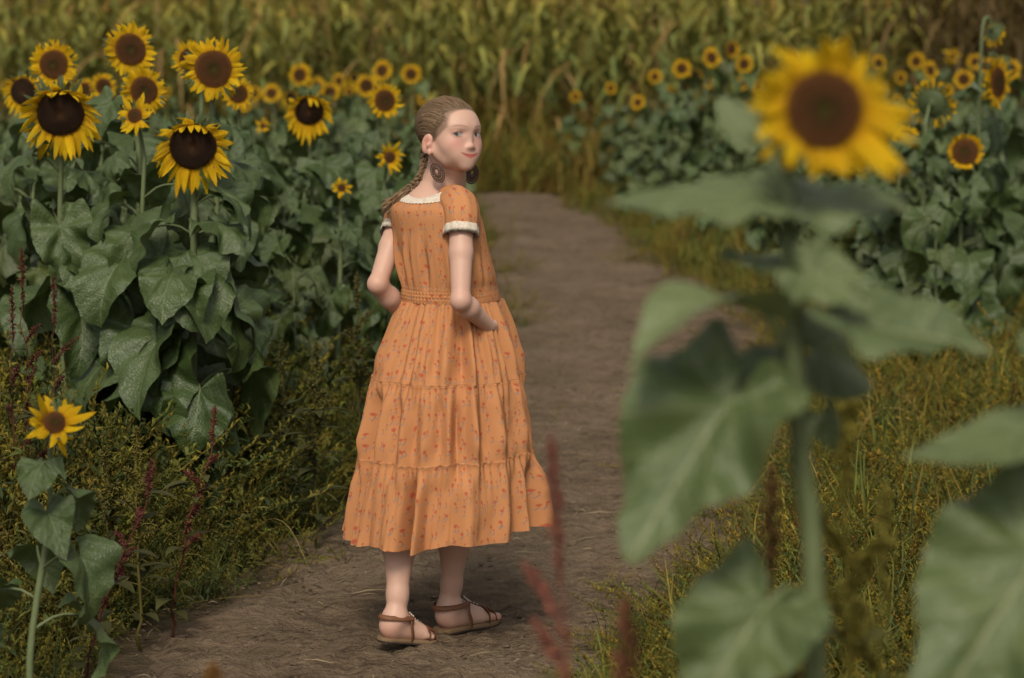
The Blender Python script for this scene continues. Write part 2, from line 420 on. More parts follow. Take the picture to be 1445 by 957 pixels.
# ears
for q in (-1, 1):
    th = rad(18)*q
    R_ = np.array(((math.cos(th), math.sin(th), 0), (-math.sin(th), math.cos(th), 0), (0, 0, 1)))
    tl = rad(-12); R2 = np.array(((1, 0, 0), (0, math.cos(tl), math.sin(tl)), (0, -math.sin(tl), math.cos(tl))))
    RR = R2@R_
    s.u(s.ell((q*0.0715, -0.006, -0.023), (0.0065, 0.0160, 0.0265), RR), 0.006)
    s.sub(s.ell((q*0.0795, -0.002, -0.021), (0.0065, 0.0095, 0.016), RR), 0.004)
    s.u(s.ell((q*0.0755, 0.003, -0.027), (0.004, 0.004, 0.007), RR), 0.004)
    s.u(s.ell((q*0.070, 0.003, -0.045), (0.0055, 0.007, 0.008)), 0.005)
nA = w2h(h2w((0, -0.024, -0.045))); nB = w2h(P(622, 262, 0.03)); s.u(s.cap(nA, nB, 0.040, 0.043), 0.022)
Vh, Fh = s.mesh(); Vh = h2w(Vh)
parts = [(Vh, Fh)]
# neck and upper back
NB = P(613, 268, 0.03)
shR = P(651, 291, -0.105); shL = P(569, 297, 0.115)
C7_ = P(610, 272, 0.02)
lo = np.minimum.reduce([shR, shL, NB])-0.12; hi = np.maximum.reduce([shR, shL, h2w((0, 0, -0.02))])+0.09
s = SDF(lo, hi, 0.003)
n0 = h2w((0, -0.024, -0.06)); n1 = P(622, 262, 0.03)
s.u(s.cap(n0, n1, 0.0405, 0.043)); s.u(s.cap(n1, P(612, 285, 0.03), 0.043, 0.065), 0.035)
s.u(s.cap(h2w((0, 0.03, -0.072)), P(640, 268, 0.05), 0.022, 0.03), 0.03)
s.u(s.cap(shR-np.array((0, 0, .008)), shL-np.array((0, 0, .008)), 0.034), 0.05)
s.u(s.ell(P(612, 325, 0.02), (0.10, 0.09, 0.10)), 0.04)
parts.append(s.mesh())
# trunk, hidden by the dress
hipc = P(631, 480, 0.02)
lo = hipc-np.array((0.2, 0.2, 0.2)); hi = P(612, 300, 0)+np.array((0.2, 0.2, 0.0))
s = SDF(lo, hi, 0.006)
s.u(s.cap(P(612, 325, 0.02), P(628, 412, 0.02), 0.092, 0.086)); s.u(s.cap(P(628, 412, 0.02), hipc, 0.086, 0.105), 0.05)
parts.append(s.mesh())
# arms
elR = P(650, 424, -0.205); wrR = P(689, 460, -0.105)
elL = P(533, 401, -0.02); wrL = P(592, 468, 0.105)
def arm(sh, el, wr, hand_dir, palm_n):
    fd = nrm(hand_dir); pn = nrm(palm_n-fd*np.dot(palm_n, fd)); sd = np.cross(fd, pn)
    pts = np.array([sh, el, wr, wr+fd*0.17]); s = SDF(pts.min(0)-0.07, pts.max(0)+0.07, 0.0025)
    mid = sh*0.5+el*0.5
    s.u(s.cap(sh, mid, 0.033, 0.0300)); s.u(s.cap(mid, el, 0.0300, 0.0240), 0.01)
    f1 = el*0.72+wr*0.28
    s.u(s.cap(el, f1, 0.0240, 0.0268), 0.012); s.u(s.cap(f1, wr, 0.0268, 0.0185), 0.012)
    s.u(s.ell(el+nrm(el-(sh+wr)/2)*0.004, (0.0215, 0.0215, 0.0215)), 0.012)
    for k, (off, L, r) in enumerate(((-0.026, 0.058, 0.0072), (-0.009, 0.066, 0.0078), (0.009, 0.062, 0.0075), (0.025, 0.050, 0.0066))):
        a = wr+fd*0.015+sd*off*0.7; b = wr+fd*0.075+sd*off
        s.u(s.cap(a, b, 0.013, 0.0105), 0.012)
        c = b+nrm(fd+pn*0.25)*L*0.5; e = c+nrm(fd+pn*0.7)*L*0.5
        s.u(s.cap(b, c, r+0.0006, r), 0.004); s.u(s.cap(c, e, r, r*0.85), 0.003)
    a = wr+fd*0.02-sd*0.02; b = a+nrm(fd*0.6-sd*0.8+pn*0.3)*0.035; c = b+nrm(fd*0.9-sd*0.3+pn*0.3)*0.03
    s.u(s.cap(a, b, 0.013, 0.010), 0.01); s.u(s.cap(b, c, 0.0095, 0.008), 0.004)
    return s.mesh()
parts.append(arm(shR, elR, wrR, np.array((0.015, 0.14, -0.13)), -Rv))
parts.append(arm(shL, elL, wrL, np.array((0.13, 0.06, -0.13)), Rv))
# legs and feet
def footframe(heel, toe):
    d = nrm(toe-heel); sd = nrm(np.cross(Zv, d)); return d, sd, np.cross(d, sd)
gn = grd(612, 916); gf = grd(698, 886)
toeL = np.array((gn[0], gn[1], 0.012)); hx = at(536, 905, gn[1]-0.105)
heelL = np.array((hx[0], hx[1], 0.044))
toeR = np.array((gf[0], gf[1], 0.012)); hx = grd(617, 902); heelR = np.array((hx[0], hx[1], 0.012))
FEET = [(heelL, toeL), (heelR, toeR)]
kneeL = P(571, 700, -0.06); kneeR = P(650, 700, 0.03)
def leg(heel, toe, knee, hip, flip):
    d, sd, u = footframe(heel, toe); L = np.linalg.norm(toe-heel); k = L/0.20
    q = lambda x, y, z: heel+d*x*k+sd*y*k+u*(z*k+0.014)
    ank = q(0.046, 0, 0.078)
    pts = np.array([heel-0.0, toe, knee, hip]); s = SDF(pts.min(0)-0.1, pts.max(0)+0.1, 0.0028)
    calf = ank*0.42+knee*0.58+nrm(np.array((-0.5, -0.6, 0)))*0.008
    s.u(s.cap(ank, ank*0.75+calf*0.25, 0.0245, 0.0262)); s.u(s.cap(ank*0.75+calf*0.25, calf, 0.0262, 0.042), 0.02)
    s.u(s.cap(calf, knee, 0.043, 0.042), 0.02); s.u(s.cap(knee, hip, 0.042, 0.068), 0.02)
    s.u(s.ell(q(0.030, 0, 0.030), (0.027, 0.027, 0.029)), 0.015)
    s.u(s.cap(q(0.022, 0, 0.035), q(0.034, 0, 0.085), 0.015, 0.013), 0.018)
    for e in (-1, 1): s.u(s.ell(q(0.048, e*0.022, 0.066), (0.010,)*3), 0.012)
    s.u(s.cap(q(0.040, 0, 0.055), q(0.135, 0.0, 0.024), 0.032, 0.021), 0.02)
    s.u(s.cap(q(0.045, -0.004*flip, 0.022), q(0.140, 0.012, 0.017), 0.021, 0.018), 0.015)
    s.u(s.cap(q(0.045, 0.004, 0.022), q(0.140, -0.012, 0.017), 0.021, 0.018), 0.015)
    for j, (yy, xx, r) in enumerate(((-0.023, 0.198, 0.0105), (-0.006, 0.197, 0.008), (0.007, 0.191, 0.0075), (0.019, 0.183, 0.007), (0.030, 0.173, 0.0065))):
        yy *= flip
        s.u(s.cap(q(0.145, yy*0.8, 0.015), q(xx-0.012, yy, 0.012), r+0.002, r), 0.006)
        s.u(s.ell(q(xx-0.006, yy, 0.011), (r*1.05,)*3), 0.003)
    return s.mesh()
parts.append(leg(heelL, toeL, kneeL, P(605, 500, 0.05), -1))
parts.append(leg(heelR, toeR, kneeR, P(655, 500, -0.01), 1))
tmp = MB()
for V, F in parts: tmp.add(V, F)
me = tmp.mesh('tmp_body', [], True)
to = bpy.data.objects.new('tmp_body', me); COL.objects.link(to)
md = to.modifiers.new('r', 'REMESH'); md.mode = 'VOXEL'; md.voxel_size = 0.0019; md.use_smooth_shade = True
m2 = to.modifiers.new('s', 'SMOOTH'); m2.iterations = 2; m2.factor = 0.4
bpy.context.view_layer.update()
dg = bpy.context.evaluated_depsgraph_get(); bme = bpy.data.meshes.new_from_object(to.evaluated_get(dg))
bpy.data.objects.remove(to); bme.name = 'body'
nv = len(bme.vertices); co = np.zeros(nv*3, np.float32); bme.vertices.foreach_get('co', co); co = co.reshape(-1, 3).astype(float)
H = w2h(co)
skin = np.array((0.575, 0.36, 0.27)); C = np.tile(skin, (nv, 1))
def blend(mask, col):
    global C
    mask = np.clip(mask, 0, 1)[:, None]; C = C*(1-mask)+np.array(col)*mask
def gs(c, r): return np.exp(-(((H-np.array(c))/np.array(r))**2).sum(1))
inh = (np.abs(H[:, 0]) < 0.1)&(np.abs(H[:, 1]) < 0.13)&(np.abs(H[:, 2]) < 0.14)
for q in (-1, 1):
    blend(0.55*gs((q*0.037, 0.064, -0.024), (0.020, 0.03, 0.016))*inh, (0.62, 0.22, 0.19))
    blend(0.55*gs((q*0.073, -0.006, -0.020), (0.012, 0.022, 0.03))*inh, (0.60, 0.22, 0.17))
blend(0.35*gs((0, 0.092, -0.032), (0.012, 0.012, 0.010))*inh, (0.60, 0.25, 0.20))
fr = inh&(H[:, 1] > 0.04)
lw = np.clip(1-np.abs(H[:, 0])/0.0285, 0, 1)
dz = H[:, 2]-(-0.0530+0.0080*(H[:, 0]/0.0275)**2)
top_ = 0.0048*np.sqrt(lw); bot_ = -0.0082*np.sqrt(lw)
lip = np.clip((top_-dz)/0.0012, 0, 1)*np.clip((dz-bot_)/0.0012, 0, 1)*(lw > 0)*fr
blend(0.9*lip, (0.55, 0.135, 0.11))
blend(np.exp(-(dz/0.0013)**2)*np.clip((0.0280-np.abs(H[:, 0]))/0.006, 0, 1)*fr*0.75, (0.16, 0.035, 0.03))
rn = np.random.default_rng(5)
for q, c in zip((-1, 1), EC):
    x = (H[:, 0]-c[0])*q; z = H[:, 2]-c[2]
    bz = 0.0178+0.0040*np.sin(np.clip((x+0.020)/0.044, 0, 1)*PI)
    br = np.exp(-((z-bz)/0.0021)**2)*np.clip((x+0.021)/0.006, 0, 1)*np.clip((0.021-x)/0.01, 0, 1)*fr
    blend(br*(0.55+0.25*rn.random(nv)), (0.19, 0.11, 0.068))
    xx = (H[:, 0]-c[0])/0.0155; zc = c[2]-0.0004+0.0012*xx*q
    al = np.abs(H[:, 2]-zc)-0.0057*(1-xx**2)
    rr = np.linalg.norm(H-np.array(c), axis=1)
    near = fr&(rr < 0.0175)&(np.abs(xx) < 1.05)
    blend(np.clip(-al/0.0006, 0, 1)*near, (0.36, 0.31, 0.285))
    gaze = nrm(w2h(np.array((0, 0, CAM_H)))-np.array(c))
    ca = ((H-np.array(c))@gaze)/np.maximum(rr, 1e-6); an = np.arccos(np.clip(ca, -1, 1))*0.0124
    ins = near&(al < 0.0002)
    blend(np.clip((0.0064-an)/0.0008, 0, 1)*ins, (0.050, 0.060, 0.062))
    blend(np.clip((0.0030-an)/0.0007, 0, 1)*ins, (0.006, 0.006, 0.006))
    upl = (H[:, 2] > zc)
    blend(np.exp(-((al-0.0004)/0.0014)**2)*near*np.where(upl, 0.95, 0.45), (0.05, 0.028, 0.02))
    blend(0.45*np.exp(-((al-0.0035)/0.0035)**2)*fr*(rr < 0.021)*(np.abs(xx) < 1.25), (0.38, 0.19, 0.14))  # socket shading painted into the skin colour along the lid crease
hl_ = np.interp(H[:, 2], [-0.07, -0.040, -0.030, -0.018, 0.0, 0.02, 0.037, 0.053, 0.0635, 0.073, 0.12], [-0.045, -0.040, -0.026, 0.010, 0.034, 0.055, 0.055, 0.054, 0.061, 0.088, 0.12])
hm_ = np.clip((H[:, 1]-hl_+0.0)/-0.009+0.75, 0, 1)*inh*(H[:, 2] > -0.02)*(np.abs(H[:, 0]) < 0.066)
blend(0.75*hm_, (0.16, 0.10, 0.058))
for heel, toe in FEET:
    d_, sd_, u_ = footframe(heel, toe); rel = co-heel
    zz = rel@u_; xx = rel@d_
    m_ = (np.linalg.norm(rel, axis=1) < 0.24)
    blend(0.35*np.exp(-((zz-0.02)/0.03)**2)*m_*(np.exp(-((xx-0.01)/0.03)**2)+np.exp(-((xx-0.19)/0.03)**2)), (0.55, 0.21, 0.15))
for e_ in (elR, elL): blend(0.25*np.exp(-(np.linalg.norm(co-e_, axis=1)/0.035)**2), (0.58, 0.25, 0.19))
ca = bme.color_attributes.new('Col', 'FLOAT_COLOR', 'POINT'); ca.data.foreach_set('color', np.c_[C, np.ones(nv)].astype(np.float32).ravel())
bme.polygons.foreach_set('use_smooth', np.full(len(bme.polygons), True))
t = NT('skin'); cc = t.mix(t.ma('MULTIPLY', t.noise(t.coord(), 45, 4), 0.22), t.col(), t.mix(1.0, t.col(), (0.82, 0.66, 0.60), 'MULTIPLY'))
t.bump(t.noise(t.coord(), 500, 3), 0.12, 0.001); M['skin'] = t.fin(cc, 0.48, 0.35, sub=0.12)
bme.materials.clear(); bme.materials.append(M['skin'])
GB = np.array((P(622, 905, 0)[0], Y0, 0.0))
girl = empty('person', GB)
tag(girl, 'girl in an orange floral tiered dress and brown sandals looking back over her shoulder', 'person')
link('body', bme, girl, tuple(-GB))
def gpart(name, mb, mats, parent=None, smooth=True):
    par = girl if parent is None else parent
    return mb.build(name, mats, par, smooth, tuple(-GB) if par is girl else None)

# ---- dress
t = NT('dress_cotton'); uv = t.coord('UV')
wob = t.n('VectorMath', props={'operation': 'ADD'}, _0=uv, _1=t.n('VectorMath', props={'operation': 'MULTIPLY'}, _0=t.noise(uv, 9.0, 2, 0.5, 1), _1=(0.05, 0.05, 0.0)))
base = t.mix(t.noise(uv, 6, 4), (0.50, 0.213, 0.086), (0.56, 0.254, 0.106))
wv = t.noise(t.n('Mapping', Vector=uv, Scale=(420.0, 60.0, 1.0)), 1.0, 2)
base = t.mix(t.ma('MULTIPLY', wv, 0.25), base, (0.42, 0.165, 0.055))
def motif(base, sc_, off, rr, cdot, stem):
    mp = t.n('Mapping', Vector=wob, Scale=(sc_, sc_*0.72, 1.0), Location=(off, off*1.7, 0))
    vo = t.t.nodes.new('ShaderNodeTexVoronoi'); vo.voronoi_dimensions = '2D'; vo.inputs['Randomness'].default_value = 0.8; vo.inputs['Scale'].default_value = 1.0
    t.t.links.new(mp, vo.inputs['Vector'])
    df = t.n('VectorMath', props={'operation': 'SUBTRACT'}, _0=mp, _1=vo.outputs['Position'])
    sp = t.t.nodes.new('ShaderNodeSeparateXYZ'); t.t.links.new(df, sp.inputs[0])
    ddx = t.ma('DIVIDE', sp.outputs[0], sc_); ddy = t.ma('DIVIDE', sp.outputs[1], sc_*0.72)
    dist = t.ma('SQRT', t.ma('ADD', t.ma('MULTIPLY', ddx, ddx), t.ma('MULTIPLY', ddy, ddy)))
    if stem:
        sx_ = t.ma('LESS_THAN', t.ma('ABSOLUTE', t.ma('ADD', ddx, t.ma('MULTIPLY', t.ma('SINE', t.ma('MULTIPLY', ddy, 260.0)), 0.0014))), 0.0009)
        sy_ = t.ma('MULTIPLY', t.ma('LESS_THAN', ddy, -0.002), t.ma('GREATER_THAN', ddy, -0.0165))
        base = t.mix(t.ma('MULTIPLY', t.ma('MULTIPLY', sx_, sy_), 0.6), base, (0.17, 0.13, 0.10))
        for ox, oy in ((0.0035, 0.010), (-0.004, 0.0125)):
            ex = t.ma('MULTIPLY', t.ma('SUBTRACT', ddx, ox), 0.8); ey = t.ma('ADD', ddy, oy)
            el_ = t.ma('SQRT', t.ma('ADD', t.ma('MULTIPLY', ex, ex), t.ma('MULTIPLY', ey, ey)))
            base = t.mix(t.ma('MULTIPLY', t.ma('LESS_THAN', el_, 0.0022), 0.5), base, (0.27, 0.22, 0.20))
    jag = t.ma('MULTIPLY', t.noise(uv, 420, 2), rr*0.7)
    base = t.mix(t.ma('MULTIPLY', t.ma('LESS_THAN', t.ma('ADD', dist, jag), rr*1.3), 0.75), base, cdot)
    base = t.mix(t.ma('MULTIPLY', t.ma('LESS_THAN', dist, rr*0.35), 0.5), base, (0.30, 0.05, 0.03))
    return base
base = motif(base, 30.0, 0.0, 0.0048, (0.45, 0.085, 0.045), True)
base = motif(base, 37.0, 3.3, 0.0026, (0.42, 0.10, 0.05), True)
base = t.mix(1.0, base, t.col(), 'MULTIPLY')
t.bump(t.ma('ADD', t.ma('MULTIPLY', wv, 0.2), t.noise(t.n('Mapping', Vector=uv, Scale=(30.0, 9.0, 1.0)), 1.0, 4)), 0.28, 0.006)
M['dress'] = t.fin(base, 0.8, 0.2, 0.08)
t = NT('lace'); uv = t.coord('UV'); vo = t.n('TexVoronoi', Vector=uv, Scale=170.0)
M['lace'] = t.fin(t.mix(t.ma('MULTIPLY', vo, 0.8), (0.80, 0.72, 0.60), (0.55, 0.44, 0.33)), 0.85, 0.2, 0.1); t.bump(vo, 0.5, 0.002)

def zz(py): return P(620, py)[2]
def xc(px, py): return P(px, py)[0]
def rings_interp(K, n):
    K = np.array(K, float); return spline(K, n)
# bodice: (py, cx, a along her right, b along front)
bod = [(428, 633, .1265, .118), (415, 632, .126, .117), (402, 631, .125, .114), (385, 629, .132, .113), (350, 622, .140, .108), (325, 618, .146, .102), (303, 612, .152, .094), (288, 609, .146, .084), (276, 611, .114, .072), (265, 615, .074, .060)]
NTH = 420
th = np.linspace(-PI, PI, NTH)
def neck_dz(tt, th):   # lower the neckline at the back and front
    k = np.clip((tt-0.62)/0.38, 0, 1)**1.6
    return k*(-0.034*np.clip(-np.sin(th), 0, 1)**1.2-0.060*np.clip(np.sin(th), 0, 1)+0.004)
KB = rings_interp(bod, 90); tb = np.linspace(0, 1, 90)
def bodice(i, off=0.0):
    py, cx, a, b = KB[i]; z = zz(py); cxw = xc(cx, py)
    c, s_ = np.cos(th), np.sin(th)
    sm = math.exp(-((py-413)/10.0)**2)                    # smocked elastic waist
    back = np.clip(-s_*1.4+0.5, 0, 1)
    f = 0.0019*np.sin(74*th+0.9*math.sin(py*0.9))*sm*back+0.0010*math.sin(py*1.25)*sm*back
    dr = math.exp(-((py-372)/34.0)**2)
    f = f+dr*(0.25+0.75*back)*(0.0050*np.cos(17*th+0.012*py)+0.0045*np.cos(9*th+1.0)+0.0025*np.cos(31*th+2))*np.clip(1-sm, 0, 1)
    f = f+0.0035*np.sin(5*th+py*0.035)*np.clip((360-py)/60, 0, 1)*np.clip((py-270)/25, 0, 1)
    f = f-0.006*np.clip((py-423)/5.0, 0, 1)
    # the loose front panel hangs straight from the chest
    fr_ = np.clip(s_, 0, 1)**2*0.026*np.clip((py-320)/108, 0, 1)
    k = f+fr_+off
    pos = np.array((cxw, Y0+0.0, z))+np.outer((a+k)*c, Rv)+np.outer((b+k)*s_, Fv)
    pos[:, 2] += neck_dz(tb[i], th)+0.0
    return pos
# skirt
T1, T2, HEM = 530.0, 636.0, 745.0
ski = [(422, 633, .1262, .1175), (450, 633, .149, .140), (480, 633, .168, .160), (T1, 632, .196, .190), (580, 632, .214, .208), (T2, 631, .231, .224), (692, 630, .242, .236), (HEM, 627, .249, .243)]
NS = 300
KS = rings_interp(ski, NS)
rs = np.random.default_rng(21)
TIER = []
for k in range(3):
    ns = np.array([5, 9, 13, 17, 22, 29]); TIER.append((ns, rs.random(6)*6.28, np.array([.7, .8, 1.1, 1.1, .9, .6])*(0.75+0.5*rs.random(6)), rs.random(6)*1.2-0.6))
def fold(k, s_, th):
    ns, ph, am, dr = TIER[k]
    thw = th+0.16*np.sin(2*th+1.1*k+0.7)+0.07*np.sin(5*th+2.3*k)
    f = 0
    for n, p, a, d in zip(ns, ph, am, dr):
        c = np.cos(n*thw+p+d*s_); f = f+a*(np.sign(c)*np.abs(c)**0.8)
    return f/3.0
def skirt(i):
    py, cx, a, b = KS[i]; z = zz(py); cxw = xc(cx, py)
    if py < T1: k, s_ = 0, (py-422)/(T1-422)
    elif py < T2: k, s_ = 1, (py-T1)/(T2-T1)
    else: k, s_ = 2, (py-T2)/(HEM-T2)
    s_ = min(max(s_, 0), 1)
    base_amp = (0.007, 0.013, 0.017)[k]; grow = (0.011, 0.011, 0.016)[k]
    ee = min(max((s_-0.7)/0.3, 0), 1); ee = ee*ee*(3-2*ee)
    f = fold(k, s_, th)*(base_amp*0.95+grow*1.8*s_)*(1-(0.55*ee if k < 2 else 0))
    if k:
        bl = min(1, s_/0.35); bl = bl*bl*(3-2*bl); pa = (0.007, 0.013, 0.017)[k-1]*0.95+(0.011, 0.011, 0.016)[k-1]*1.8
        f = f*bl+fold(k-1, 1.0, th)*pa*0.45*(1-bl)+0.0015*math.sin(bl*PI)
    ga = (0.0022, 0.0038, 0.0038)[k]
    f = f+ga*np.cos((52+9*k)*th+1.5*np.sin(7*th+k))*math.exp(-s_*4.5)
    f = f+0.0025*np.sin(23*th+py*0.06)*np.sin(9*th-py*0.045)*(0.3+s_)
    seam = (0.0022 if k else 0.0)*math.exp(-(s_/0.025)**2)
    f = f+seam
    c, sn = np.cos(th), np.sin(th)
    pos = np.array((cxw, Y0, z))+np.outer((a+f)*c, Rv)+np.outer((b+f)*sn, Fv)
    frk = np.clip(sn, 0, 1)**2*0.026*np.clip((540-py)/112, 0, 1); pos += np.outer(frk*sn, Fv)+np.outer(frk*c, Rv)
    dip = ((py-428)/(HEM-428))**2
    pos[:, 2] += dip*(-0.020*np.clip(-sn, -1, 1)-0.012*c*-1*0-0.006*np.cos(7*th+1))
    pos[:, 2] += dip*0.012*c
    return pos
dm = MB()
ring = [skirt(i) for i in range(NS-1, 0, -1)]; ns_ = len(ring)
ring += [bodice(i) for i in range(90)]
V = np.array(ring); n1 = V.shape[0]
zl = np.r_[[KS[i][0] for i in range(NS-1, 0, -1)], [KB[i][0] for i in range(90)]]/534.0
UVs = np.zeros((n1, NTH, 2))
for i in range(n1):
    py = zl[i]*534
    rr = 0.14 if py < 428 else (0.19 if py < T1 else (0.26 if py < T2 else 0.31))
    UVs[i, :, 0] = th*rr+(0 if py < 428 else py > T1 and 0.37 or 0.11)+(0.41 if py > T2 else 0); UVs[i, :, 1] = -zl[i]
cl = np.ones((n1, NTH, 3))
for i in range(n1):
    py = zl[i]*534
    if abs(py-T1) < 0.7 or abs(py-T2) < 0.7: cl[i] *= 0.70
    if 402 < py < 426 and (int(py/2.6) % 3 == 0): cl[i] *= 0.90
dm.add(V.reshape(-1, 3), gridf(n1, NTH), UVs.reshape(-1, 2), cl.reshape(-1, 3))
# turned-in hem
hem = V[0].copy(); inn = hem.copy(); cxw = np.array((xc(628, 745), Y0, 0)); v_ = (hem-cxw)*np.array((1, 1, 0)); v_ /= np.linalg.norm(v_, axis=1)[:, None]
inn = hem-v_*0.003; inn2 = inn-v_*0.004+np.array((0, 0, 0.10))
inn2 = hem-v_*0.022+np.array((0, 0, 0.030)); inn = hem-v_*0.004+np.array((0, 0, 0.001))
dm.add(np.concatenate((hem, inn, inn2)), gridf(3, NTH)[:, ::-1], np.concatenate([UVs[0]]*3), (0.85, 0.55, 0.5))
# sleeves
def sleeve(sh, el, neckp, r0, rc):
    d = nrm(el-sh)
    ctr = spline([neckp, sh*0.75+neckp*0.25, sh+d*0.025, sh+d*0.058], 26)
    rr = spline(np.array([[r0*0.9], [r0*1.04], [r0*1.04], [rc]]), 26)[:, 0]
    T = np.gradient(ctr, axis=0); T /= np.linalg.norm(T, axis=1)[:, None]
    a = np.linspace(0, 2*PI, 73); out = []; N = nrm(np.cross(T[0], Fv))
    for i in range(26):
        N = nrm(N-T[i]*np.dot(N, T[i])); B = np.cross(T[i], N); s_ = i/25
        f = 1+0.035*np.sin(9*a+2)*s_+0.03*np.sin(5*a+4*s_)
        out.append(ctr[i]+np.outer(np.cos(a)*rr[i]*f, N)+np.outer(np.sin(a)*rr[i]*f, B))
    return np.array(out), a, T[-1], ctr[-1]
lace = MB()
for sh, el, nk in ((shR, elR, P(634, 283, -0.035)), (shL, elL, P(585, 286, 0.08))):
    S, a, d, c_ = sleeve(sh, el, nk, *((0.0455, 0.0440) if sh is shR else (0.0410, 0.0405)))
    uv_ = np.zeros((26, 73, 2)); uv_[..., 0] = a*0.052+0.7; uv_[..., 1] = -np.linspace(0, 0.14, 26)[:, None]
    dm.add(S.reshape(-1, 3), gridf(26, 73), uv_.reshape(-1, 2))
    o_ = S[-1]-c_
    L_ = [c_+o_*1.01-d*0.004, c_+o_*1.02-d*0.001, c_+o_*1.025+d*0.010, c_+o_*1.03+d*(0.022+0.0018*np.abs(np.sin(a*16)))[:, None], c_+o_*1.0+d*0.018]
    uv_ = np.zeros((5, 73, 2)); uv_[..., 0] = a*0.05; uv_[..., 1] = np.array((0, .004, .014, .022, .03))[:, None]
    lace.add(np.array(L_).reshape(-1, 3), gridf(5, 73), uv_.reshape(-1, 2))
dress = gpart('dress', dm, M['dress'])
# neckline lace
def outw(Vr):
    ce = Vr.mean(0); o_ = (Vr-ce)*np.array((1, 1, 0)); return o_/np.linalg.norm(o_, axis=1)[:, None]
top = bodice(89); L_ = []
for i, up_, ou in ((79, 0.002, 0.0035), (82, 0.004, 0.0045), (85, 0.004, 0.0045), (89, 0.006, 0.003), (89, 0.004, -0.004)):
    Vr = bodice(i); L_.append(Vr+outw(Vr)*ou+np.array((0, 0, up_)))
L_[0] += np.array((0, 0, -1))*(0.0022*np.abs(np.sin(th*30)))[:, None]
uv_ = np.zeros((5, NTH, 2)); uv_[..., 0] = th*0.08; uv_[..., 1] = np.array((0, .007, .014, .022, .03))[:, None]
lace.add(np.array(L_).reshape(-1, 3), gridf(5, NTH), uv_.reshape(-1, 2))
gpart('lace_trim', lace, M['lace'], dress)

# ---- hair
t = NT('hair'); sn_ = t.noise(t.coord(), 25, 3)
hc = t.mix(1.0, t.mix(sn_, (0.135, 0.085, 0.048), (0.220, 0.148, 0.088)), t.col(), 'MULTIPLY'); M['hair'] = t.fin(hc, 0.45, 0.4)
hm = MB()
HE = np.array((0, -0.018, 0.030)); HR = np.array((1., 1., 1.))
def hsurf(d):
    d = np.asarray(d, float); o = []
    for c, r in (((0, -.017, .028), (.069, .086, .068)), ((0, .022, .026), (.0585, .062, .046)), ((0, .020, -.004), (.059, .0615, .074))):
        r = np.array(r)+0.0042; p = (HE-np.array(c))/r; q = d/r
        a = (q*q).sum(-1); b = (q*p).sum(-1); cc = (p*p).sum()-1
        o.append((-b+np.sqrt(np.maximum(b*b-a*cc, 0)))/a)
    m = np.max(o, 0); return (m+0.004*np.log(sum(np.exp((x-m)/0.004) for x in o)))[..., None]
def hairline(x, z):      # forward limit of hair (head y) at height z
    g_ = np.interp(z, [-0.07, -0.040, -0.030, -0.018, 0.0, 0.02, 0.037, 0.053, 0.0635, 0.073, 0.12], [-0.045, -0.040, -0.026, 0.010, 0.034, 0.055, 0.055, 0.054, 0.061, 0.088, 0.12])
    return g_+0.004*np.sin(z*140+x*60)
nu_, nv_ = 260, 380
u_ = np.linspace(0, PI, nu_); v_ = np.linspace(-PI, PI, nv_)
U, Vv = np.meshgrid(u_, v_, indexing='ij')
D_ = np.stack((np.sin(U)*np.sin(Vv), np.sin(U)*np.cos(Vv), np.cos(U)), -1)
HS_ = hsurf(D_); Pn = HE+D_*HS_
ok = (Pn[..., 1] < hairline(Pn[..., 0], Pn[..., 2]))&(Pn[..., 2] > -0.058)
edge = np.clip((hairline(Pn[..., 0], Pn[..., 2])-Pn[..., 1])/0.02, 0, 1)
Pn = HE+D_*(HS_*(0.955+0.045*edge[..., None]))
F_ = gridf(nu_, nv_); okf = ok.ravel()[F_].all(1)
hm.add(h2w(Pn.reshape(-1, 3)), F_[okf], col=(0.8, 0.8, 0.8))
GP = nrm((np.array((0.004, -0.100, -0.030))-HE)/HR)
rh = np.random.default_rng(8)
cnt = 0
while cnt < 3000:
    d0 = nrm(rh.normal(size=3)); p0 = HE+d0*hsurf(d0)
    g_ = hairline(p0[0], p0[2])
    if p0[1] > g_+0.006*rh.random()**2 or p0[2] < -0.045: continue
    if rh.random() > (1.0 if g_-p0[1] < 0.02 else 0.5): continue
    cnt += 1
    tt = np.linspace(0, 0.99, 12)[:, None]
    wv_ = np.clip((d0[1]+0.35)/1.0, 0, 1)
    mid = d0*(1-wv_)*0.5+GP*(1-wv_)*0.5+wv_*nrm(np.array((d0[0]*1.25, -0.30, 0.45+0.75*d0[2])))
    mid = nrm(mid)*1.15
    dd = (1-tt)**2*d0+2*tt*(1-tt)*mid+tt**2*GP; dd /= np.linalg.norm(dd, axis=1)[:, None]
    l0 = 0.978+0.030*np.clip((g_-p0[1])/0.02, 0, 1); lift = l0+(1.012-l0)*np.minimum(1, tt[:, 0]*5)[:, None]+0.012*rh.normal()*np.sin(tt*PI)
    col = 0.72+0.6*rh.random()
    addtube(hm, h2w(HE+dd*hsurf(dd)*lift), np.r_[0.0004, 0.0008, np.full(9, 0.0009), 0.0008], 3, (col, col*0.97, col*0.93), cap=False)
# fine flyaway hairs
for k in range(26):
    d0 = nrm(np.array((rh.normal()*0.6, -0.3+rh.normal()*0.7, 0.6+0.5*rh.random()))); p0 = HE+d0*hsurf(d0)
    if p0[1] > hairline(p0[0], p0[2]): continue
    e_ = p0+d0*0.010+np.array((0, -0.03, 0.0))+rh.normal(size=3)*0.012
    addtube(hm, h2w(spline([p0, p0+d0*0.009+np.array((0, -0.012, 0)), e_], 7)), 0.00028, 3, (1.3, 1.25, 1.2), cap=False)
